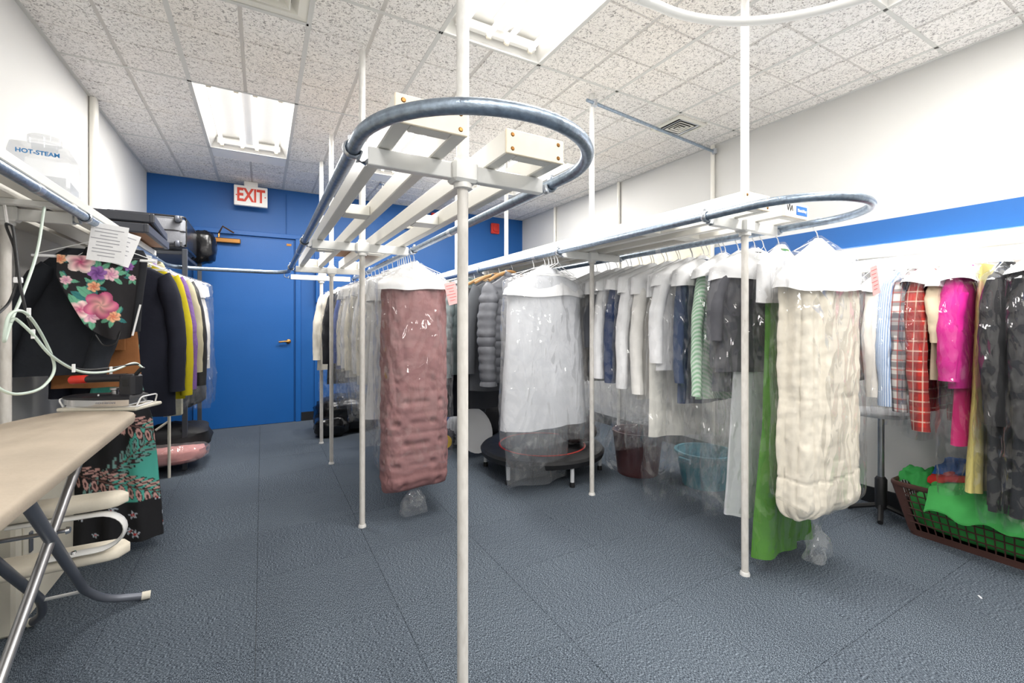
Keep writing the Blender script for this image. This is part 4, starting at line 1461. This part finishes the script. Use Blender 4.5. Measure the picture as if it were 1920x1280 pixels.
tip = Matrix.Rotation(math.radians(158), 3, 'Z') @ Vector((-.135, 0, .150)) + Vector((-.555, 2.40, zr_ + .001))
hose = [W(83, 388, -.66), W(70, 470, -.66), W(45, 545, -.65), W(22, 600, -.63), W(30, 598, -.62), W(60, 625, -.60), W(98, 668, -.58), W(150, 696, -.56), W(205, 696, -.50), tip + Vector((-.03, .0, .02)), tip]
t = thing('steam_hose', 'pale green rubber steam hose running from tank to iron', 'hose', (0, 0, 0))
MB().tube(spline(hose, 8), .0042, 10).build('hose_run', M['hose'], t)
lp = [W(22, 600, -.63), W(8, 640, -.62), W(18, 590, -.61), W(50, 588, -.6), W(85, 640, -.6), W(102, 690, -.59), W(80, 725, -.6), W(40, 738, -.61), W(5, 732, -.62), W(-30, 700, -.64)]
MB().tube(spline(lp, 8), .0042, 10).build('hose_loop', M['hose'], t)
for p_ in (W(62, 626, -.60), W(54, 586, -.6), W(138, 690, -.555), W(208, 694, -.5)):
    MB().box(p_, (.008, .008, .028), 0, .001).build('cable_tie', M['wire'], t, False)
t = thing('power_cord', 'black iron power cord looped over the bracket by the wall', 'cord', (0, 0, 0))
cord = [W(-6, 590, -.68), W(18, 565, -.68), W(31, 525, -.67), W(28, 470, -.67), W(12, 425, -.67), W(16, 420, -.665), W(24, 428, -.66), W(30, 470, -.65), W(40, 545, -.63), W(62, 620, -.61), W(100, 668, -.585), W(150, 692, -.565), W(205, 690, -.505), tip + Vector((-.02, .0, .015)), tip + Vector((0, 0, -.005))]
MB().tube(spline(cord, 8), .0037, 8).build('cord_run', M['rubber'], t)
MB().box(W(34, 525, -.665), (.02, .012, .018), 0, .002).build('cord_label', M['paper'], t, False)
MB().tube([W(8, 385, -.68), W(14, 422, -.667)], .004, 6).build('cord_hook', M['chrome'], t)

# clear water tank on the shelf
t = thing('water_tank', 'clear plastic steam water tank with HOT-STEAM print on the shelf', 'tank', (-.80, 2.62, ZA + .054), .12)
pr = [(.0, .0), (.11, .0)]
mb = MB()
rr = []
for z, k in ((0, .94), (.01, 1), (.20, 1), (.235, .93), (.245, .7)):
    rr.append([(sx * .09 * k, sy * .13 * k, z) for sx, sy in ((-1, -.9), (-.9, -1), (.9, -1), (1, -.9), (1, .9), (.9, 1), (-.9, 1), (-1, .9))])
mb.loft(rr, True, True)
mb.build('tank_body', M['tank'], t, True, None, 30)
MB().lathe([(.04, .24), (.04, .262), (.052, .264), (.052, .29), (.046, .294), (0, .294)], (0, -.02, 0), 24).build('cap', M['tank'], t)
MB().loft([[(sx * .083, sy * .122, .012) for sx, sy in ((-1, -1), (1, -1), (1, 1), (-1, 1))], [(sx * .083, sy * .122, .11) for sx, sy in ((-1, -1), (1, -1), (1, 1), (-1, 1))]]).build('water', M['tank'], t, False)
lettering('lettering', 'HOT-STEAM', .023, M['label_blue'], t, (.0, -.1325, .195), (PI / 2, 0, 0), .0004, .0006)
MB().box((.0905, .0, .045), (.0006, .03, .004)).box((.0905, .0, .03), (.0006, .012, .010)).build('level_mark', M['label_blue'], t, False)['kind'] = 'stuff'
MB().tube([(.03, -.1, -.04), (.03, -.1, .0)], .012, 10).build('outlet', M['rubber'], t)
tag(MB().lathe([(0, 0), (.06, 0), (.075, .05), (.075, .19), (.065, .2), (0, .2)], (-.9, 2.22, ZA + .054), 20).build('plastic_tub', M['tank'], None), 'clear tub behind the water tank on the shelf', 'tub')

# sleeve board: two padded arms joined by a C bracket
t = thing('sleeve_board', 'white padded two-arm sleeve board across the ironing board legs', 'ironing board', (0, 0, 0))


def arm(z, x1, x0, yc, w0, w1, name):
    mb = MB()
    rings = []
    for k in range(25):
        s = k / 24
        x = x0 + (x1 - x0) * s
        e = math.sqrt(max(.02, 1 - max(0, (s - .9) / .1) ** 2))
        wv, hv = (w0 + (w1 - w0) * s) * e, .024 * (.6 + .4 * e)
        rings.append([(x, yc + wv * math.copysign(abs(math.cos(a)) ** .6, math.cos(a)), z + hv * math.copysign(abs(math.sin(a)) ** .7, math.sin(a))) for a in (2 * PI * i / 20 for i in range(20))])
    mb.loft(rings)
    mb.build(name, M['sleeve_pad'], t, True, None, 60)


arm(.515, -.425, -.98, 2.10, .07, .05, 'upper_arm')
arm(.325, -.425, -.98, 2.12, .075, .06, 'lower_arm')
pts = [(-.72, 2.06, .485), (-.52, 2.06, .482)] + [(-.50 + .075 * math.sin(a), 2.06, .42 + .062 * math.cos(a)) for a in (PI * k / 12 for k in range(13))] + [(-.54, 2.06, .358), (-.64, 2.06, .355)]
MB().tube(pts, .012, 8, True, (.5, 2.0)).build('bracket', M['white_metal'], t)
for x in (-.56, -.63):
    MB().lathe([(0, 0), (.009, 0), (.007, .008), (0, .009)], (x, 2.055, .362), 10).build('bolt', M['chrome'], t)
# cream cabinet that carries it
t = thing('cream_cabinet', 'low cream metal cabinet behind the ironing board legs', 'cabinet', (-.90, 2.62, 0))
MB().box((0, 0, .29), (.22, .62, .58), 0, .01).build('body', M['cream'], t, False)
MB().box((.112, .0, .3), (.006, .50, .46), 0, .003).build('door', M['cream'], t, False)
MB().box((.118, -.2, .3), (.01, .02, .08), 0, .003).build('handle', M['grey_metal'], t, False)
t = thing('extension_cord', 'cream coiled cord hanging on the cabinet side', 'cord', (0, 0, 0))
MB().tube(spline([(-.60, 3.28, .42), (-.58, 3.26, .25), (-.56, 3.26, .1), (-.58, 3.28, .02), (-.62, 3.3, .05), (-.6, 3.28, .16), (-.57, 3.26, .12)], 8), .007, 8).build('cord_run', M['cream'], t)

# ------------------------------------------------------------------ storage shelves in the corner
t = thing('metal_shelving', 'dark grey metal shelving in the corner beside the blue door', 'shelves', (-.75, 4.75, 0))
for sx in (-1, 1):
    for sy in (-1, 1):
        MB().box((sx * .225, sy * .47, .86), (.034, .034, 1.72), 0, .003).build('post', M['dark_metal'], t, False)
for z in (.05, .45, 1.08, 1.69):
    MB().box((0, 0, z), (.42, .92, .03), 0, .004).build('shelf', M['dark_metal'], t, False)
sp = (-.75, 4.62)
t = thing('suitcase', 'grey hard suitcase lying flat on the shelving, wheels showing', 'suitcase', (-.755, 4.62, 1.708))
MB().box((0, 0, .145), (.46, .70, .25), 0, .035).build('shell', M['suitcase'], t, True, None, 50)
for z in (.03, .15, .26):
    MB().tube(fillet([(-.225, -.345, z), (.225, -.345, z), (.225, .345, z), (-.225, .345, z), (-.225, -.345, z)], .04, 5), .008, 8).build('piping', M['black_plastic'], t)
for sx in (-1, 1):
    for z in (.045, .235):
        w_ = MB().box((sx * .19, -.36, z), (.05, .035, .05), 0, .01).build('wheel_housing', M['black_plastic'], t, False)
        MB().lathe([(0, -.012), (.022, -.012), (.025, -.006), (.025, .006), (.022, .012), (0, .012)], (sx * .19, -.39, z), 16, Matrix.Rotation(PI / 2, 3, 'Y')).build('wheel', M['grey_metal'], t)
for x in (-.06, .04):
    MB().lathe([(0, 0), (.009, 0), (.007, .004), (0, .004)], (x, -.35, .215), 12, R90).build('stud', M['zinc'], t)
MB().box((.232, 0, .14), (.012, .60, .22), 0, .004).build('side_panel', M['bag_black'], t, False)
for k, (lab, dz, dy) in enumerate((('upper dark framed board with brown underside on the wall shelf', .065, .04), ('lower dark framed board with brown underside on the wall shelf', .0, .0))):
    t = thing('framed_board', lab, 'board', (-.77, 3.42 + dy, ZA + .056 + dz), .06 - k * .05)
    MB().box((0, 0, .02), (.44, .62, .022), 0, .003).build('panel', M['board_brown'], t, False)
    for sx in (-1, 1):
        MB().box((sx * .215, 0, .027), (.025, .66, .052), 0, .006).build('rim', M['board_dark'], t, False)
        MB().box((0, sx * .315, .027), (.42, .025, .052), 0, .006).build('rim', M['board_dark'], t, False)
    MB().box((.0, -.10, .036), (.42, .4, .006), 0, .002).build('upper_face', M['board_dark'], t, False)


def lump(name, label, cat, c, d, mat, seed, crum=.12, n=28, m_=18, sq=.7):
    rings = []
    for j in range(m_ + 1):
        ph = -PI / 2 + PI * j / m_
        ring = []
        for i in range(n):
            th = 2 * PI * i / n
            p = Vector((math.cos(ph) * math.cos(th), math.cos(ph) * math.sin(th), math.sin(ph)))
            p = Vector([math.copysign(abs(q) ** sq, q) for q in p])
            k = 1 + crum * nz(p.x * 2 + seed, p.y * 2, p.z * 2) + crum * .8 * (.4 - abs(nz(p.x * 4.5 + seed, p.y * 4.5, p.z * 4.5)) * 2)
            z = p.z * d[2] * k
            ring.append((c[0] + p.x * d[0] * k, c[1] + p.y * d[1] * k, max(c[2] - d[2] * .98, c[2] + z)))
        rings.append(ring)
    mb = MB().loft(rings)
    if cat is None:
        return mb
    return tag(mb.build(name, mat, None, True, None, 70), label, cat)


lump('bin_bag', 'crumpled black bin bag on the shelving beside the suitcase', 'bag', (-.50, 5.22, 1.87), (.11, .13, .16), M['bag_black'], 3.)
t = thing('black_tote', 'black tote bag with a tan tab on the middle shelf', 'bag', (-.62, 4.42, .47))
lump('', '', None, (0, 0, .13), (.22, .16, .135), None, 2., .12).build('body', cloth((40, 40, 42), .7), t)
MB().tube(spline([(.1, -.12, .22), (.16, -.17, .30), (.22, -.12, .24)], 6), .008, 8).build('strap', M['rubber'], t)
MB().box((.05, -.165, .20), (.035, .006, .045), .0, .002).build('tan_tab', M['hanger_wood'], t, False)
tag(lump('', '', None, (-.59, 4.47, .215), (.22, .22, .12), None, 5., .10).build('black_jacket', cloth((44, 44, 46), .6), None), 'folded black jacket spilling from the lowest shelf', 'jacket')
t = thing('blanket_bag', 'pink blanket in a zipped clear bag under the shelving', 'blanket', (-.60, 4.33, .062))
lump('', '', None, (0, 0, .07), (.21, .20, .072), None, 7., .08).build('blanket', cloth((214, 150, 146)), t)
lump('', '', None, (0, 0, .08), (.225, .215, .082), None, 8., .10).build('clear_cover', M['film_milky'], t)
tag(MB().box((-.74, 4.72, 1.19), (.34, .3, .18), .1, .004).build('carton', M['wood'], None, False), 'tan cardboard carton on the upper shelf behind garments', 'box')
t = thing('pale_pole', 'thin cream upright standing just in front of the shelving', 'pole', (-.60, 4.12, 0))
MB().tube([(0, 0, .0), (0, 0, .50)], .010, 10).build('tube', M['cream'], t)
MB().tube([(0, 0, .42), (-.08, .0, .36)], .008, 8).build('arm', M['cream'], t)
tag(MB().box((-.56, 3.98, .56), (.12, .05, .16), .1, .01).build('folded_cloth', cloth((206, 200, 176)), None, False), 'folded beige cloth under the navy blazer', 'cloth')

# ------------------------------------------------------------------ on the floor under the racks
lump('bin_bag', 'big black bin bag on the carpet under the white shirts', 'bag', (.80, 5.05, .19), (.33, .26, .195), M['bag_black'], 11.)
lump('bin_bag', 'smaller black bin bag slumped in front of the big one', 'bag', (.62, 4.86, .10), (.17, .14, .105), M['bag_black'], 14.)
# foam roller
t = thing('foam_roller', 'dark foam roller with a yellow end lying on the carpet', 'roller', (1.44, 3.80, .075), math.radians(62))
RY = Matrix.Rotation(PI / 2, 3, 'Y')
mb = MB().lathe([(.03, 0), (.073, 0), (.073, .44), (.03, .44)], (0, 0, 0), 24, RY)
for k in range(12):
    for q in range(9):
        a = 2 * PI * (k + .5 * (q % 2)) / 12
        mb.box((.03 + q * .047, .074 * math.cos(a), .074 * math.sin(a)), (.032, .014, .014), 0, .003, Matrix.Rotation(a, 3, 'X'))
mb.build('foam', M['board_dark'], t)
MB().lathe([(.012, -.008), (.060, -.008), (.062, .0), (.062, .004), (.012, .004)], (0, 0, 0), 24, RY).build('yellow_end', M['yellow'], t)
# mini trampoline
t = thing('mini_trampoline', 'round black mini trampoline with a red ring on short legs', 'trampoline', (1.93, 2.96, 0))
MB().lathe([(0, .190), (.30, .190), (.40, .193), (.47, .188), (.485, .17), (.475, .135), (.45, .13)], n=48).build('mat_skirt', M['trampoline'], t)
MB().tube([(.335 * math.cos(2 * PI * k / 40), .335 * math.sin(2 * PI * k / 40), .193) for k in range(40)], .008, 8, True, (.5, 1), True).build('red_ring', M['red'], t)
MB().tube([(.46 * math.cos(2 * PI * k / 48), .46 * math.sin(2 * PI * k / 48), .15) for k in range(48)], .013, 8, True, None, True).build('frame', M['steel'], t)
for k in range(6):
    a = math.radians(205 + 60 * k)
    c_, s_ = math.cos(a) * .45, math.sin(a) * .45
    lg = MB().tube([(c_, s_, .03), (c_, s_, .15)], .014, 10).build('leg', M['grey_white'], t)
    MB().lathe([(0, 0), (.019, 0), (.019, .02), (.016, .034), (0, .034)], (c_, s_, 0), 12).build('rubber_foot', M['rubber'], lg)
tag(MB().lathe([(0, 0), (.17, 0), (.2, .02), (.2, .025), (.16, .01), (0, .008)], (1.62, 3.58, .20), 28, Matrix.Rotation(math.radians(68), 3, 'X') @ Matrix.Rotation(.3, 3, 'Y')).build('serving_tray', M['grey_white'], None), 'white round tray standing on edge behind the trampoline', 'tray')
t = thing('white_jug', 'white plastic bottle behind the trampoline', 'bottle', (1.60, 3.98, 0))
MB().lathe([(0, 0), (.07, 0), (.075, .01), (.075, .2), (.05, .24), (.022, .26), (.022, .28)], n=20).build('bottle_body', M['grey_white'], t)
MB().lathe([(0, .28), (.026, .28), (.026, .31), (0, .312)], n=16).build('cap', M['label_blue'], t)
tag(MB().box((1.50, 4.10, .12), (.12, .14, .24), .3, .004).build('blue_box', M['logo_blue'], None, False), 'small blue carton beside the white bottle', 'box')
lump('dark_bag', 'dark duffel bag under the puffer jackets', 'bag', (1.95, 4.2, .20), (.30, .26, .205), cloth((36, 36, 40), .6), 17.)
t = thing('wrapped_bundle', 'clear wrapped dark bundle lying on the trampoline edge', 'bundle', (2.20, 2.86, .197))
lump('', '', None, (0, 0, .11), (.14, .12, .11), None, 21., .15).build('cloth', cloth((84, 74, 76)), t)
lump('', '', None, (0, 0, .13), (.17, .15, .13), None, 22., .25).build('film', M['film'], t)
t = thing('bagged_bin', 'maroon bin under clear film below the tweed jacket', 'bin', (2.52, 2.52, 0))
MB().lathe([(0, 0), (.15, 0), (.185, .30), (.192, .31), (.192, .325), (.175, .325), (.145, .02), (0, .02)], n=28).build('bin_body', cloth((96, 60, 62), .5), t)
lump('', '', None, (0, 0, .19), (.21, .21, .19), None, 23., .08, sq=.55).build('film', M['film'], t)
t = thing('teal_tub', 'teal plastic tub behind the ivory dress', 'tub', (2.75, 2.10, 0))
MB().lathe([(0, 0), (.15, 0), (.19, .22), (.205, .225), (.205, .24), (.185, .24), (.14, .02), (0, .02)], n=28).build('tub_body', M['teal'], t)
for s_ in (-1, 1):
    MB().box((s_ * .205, 0, .2), (.02, .1, .03), 0, .005).build('handle', M['teal'], t, False)

# laundry basket with a lattice front
t = thing('laundry_basket', 'brown plastic lattice laundry basket on the carpet', 'basket', (3.19, .70, 0))
hx0, hy0, hx1, hy1, hz = .11, .37, .16, .43, .27


def ringr(hx, hy, z, r_=.05, n=6):
    return fillet([(hx, 0, z), (hx, hy, z), (-hx, hy, z), (-hx, -hy, z), (hx, -hy, z), (hx, 0, z)], r_, n)


MB().tube(ringr(hx1, hy1, hz)[:-1], .010, 8, True, (1.4, 1.), True).build('rim', M['brown_plastic'], t)
MB().loft([ringr(hx0, hy0, .0)[:-1], ringr(hx0 + .004, hy0 + .005, .035)[:-1]], True, False).build('base', M['brown_plastic'], t)
mb = MB()
for k in range(1, 6):
    s = .13 + k * .14
    mb.tube(ringr(hx0 + (hx1 - hx0) * s, hy0 + (hy1 - hy0) * s, hz * s)[:-1], .0035, 5, True, None, True)
for side in (-1, 1):
    for k in range(23):
        yy = -.34 + k * .031
        mb.tube([(side * hx0, yy, .03), (side * hx1, yy * hy1 / hy0, hz)], .0032, 5)
    for k in range(8):
        xx = -.08 + k * .023
        mb.tube([(xx, side * hy0, .03), (xx * hx1 / hx0, side * hy1, hz)], .0032, 5)
lt = mb.build('lattice', M['brown_plastic'], t)
lt['kind'] = 'stuff'
for sx in (-1, 1):
    for sy in (-1, 1):
        MB().loft([[(sx * (hx0 + .003), sy * (hy0 - .045), .02), (sx * (hx0 + .003), sy * (hy0 - .01), .02), (sx * (hx0 - .02), sy * (hy0 + .003), .02), (sx * (hx0 - .03), sy * (hy0 - .01), .02)],
                   [(sx * (hx1 + .003), sy * (hy1 - .055), hz), (sx * (hx1 + .003), sy * (hy1 - .012), hz), (sx * (hx1 - .02), sy * (hy1 + .003), hz), (sx * (hx1 - .03), sy * (hy1 - .012), hz)]]).build('corner_panel', M['brown_plastic'], t, False)
tag(lump('', '', None, (3.19, .70, .145), (.112, .375, .115), None, 31., .06, sq=.5).build('green_sheet', cloth((70, 170, 86)), None), 'green sheet filling the laundry basket, seen through the lattice', 'cloth')


def drapecloth(label, cx, cy, z, lx, ly, col, seed, over):
    nu_, nv_ = 30, 30
    vs, fs = [], []
    for sgn in (0, 1):
        for j in range(nv_ + 1):
            for i in range(nu_ + 1):
                a, b_ = i / nu_ * 2 - 1, j / nv_ * 2 - 1
                x, y_ = a * lx * (1 + .15 * nz(b_ * 2, seed, 0)), b_ * ly * (1 + .15 * nz(a * 2, seed, 4))
                d = max(0, -a - .25)
                q_ = min(1, lx / .13)
                zz = z + q_ * (.045 * nz(a * 1.7 + seed, b_ * 1.7, 2) + .014 * nz(a * 3, b_ * 3 + seed, 1)) - over * d * d
                zz -= .04 * max(0, abs(b_) - .6)
                vs.append((cx + x, cy + y_, zz - .006 * sgn))
    o2 = (nu_ + 1) * (nv_ + 1)
    for j in range(nv_):
        for i in range(nu_):
            a = j * (nu_ + 1) + i
            fs.append((a, a + 1, a + nu_ + 2, a + nu_ + 1))
            fs.append((o2 + a, o2 + a + nu_ + 1, o2 + a + nu_ + 2, o2 + a + 1))
    return tag(MB().add(vs, fs).build('loose_cloth', cloth(col, .8), None, True, None, 180), label, 'cloth')


drapecloth('bright green cloth hanging over the basket front', 3.08, .76, .315, .13, .20, (66, 158, 80), 1., .22)
drapecloth('red cloth piled in the laundry basket', 3.22, .80, .345, .10, .20, (196, 50, 44), 3., .05)
drapecloth('blue cloth on the heap in the laundry basket', 3.27, .84, .385, .09, .16, (44, 96, 170), 5., .05)
drapecloth('green cloth corner poking up at the basket end', 3.20, 1.06, .325, .08, .07, (60, 160, 80), 8., .1)

# small pedestal stand by the wall
t = thing('pedestal_stand', 'grey pole stand with a round top and black feet by the wall', 'stand', (3.21, 1.24, 0))
MB().tube([(0, 0, .04), (0, 0, .60)], .017, 14).build('column', M['steel'], t)
MB().lathe([(0, .60), (.145, .60), (.15, .606), (.15, .618), (.145, .624), (0, .624)], n=32).build('round_top', M['grey_white'], t)
MB().lathe([(.017, .04), (.03, .05), (.03, .22), (.02, .235), (.017, .235)], n=16).build('lower_sleeve', M['rubber'], t)
for k in range(4):
    a = math.radians(20 + 90 * k)
    MB().tube([(0, 0, .07), (.16 * math.cos(a), .16 * math.sin(a), .014)], .014, 8).build('foot', M['rubber'], t)
tag(MB().box((2.0, .55, .0015), (.02, .006, .003), .7).build('paper_scrap', M['paper'], None, False), 'tiny white paper scrap on the carpet before the basket', 'paper')
bpy.data.objects['paper_scrap'].location = (0.62, 0.12, 0)
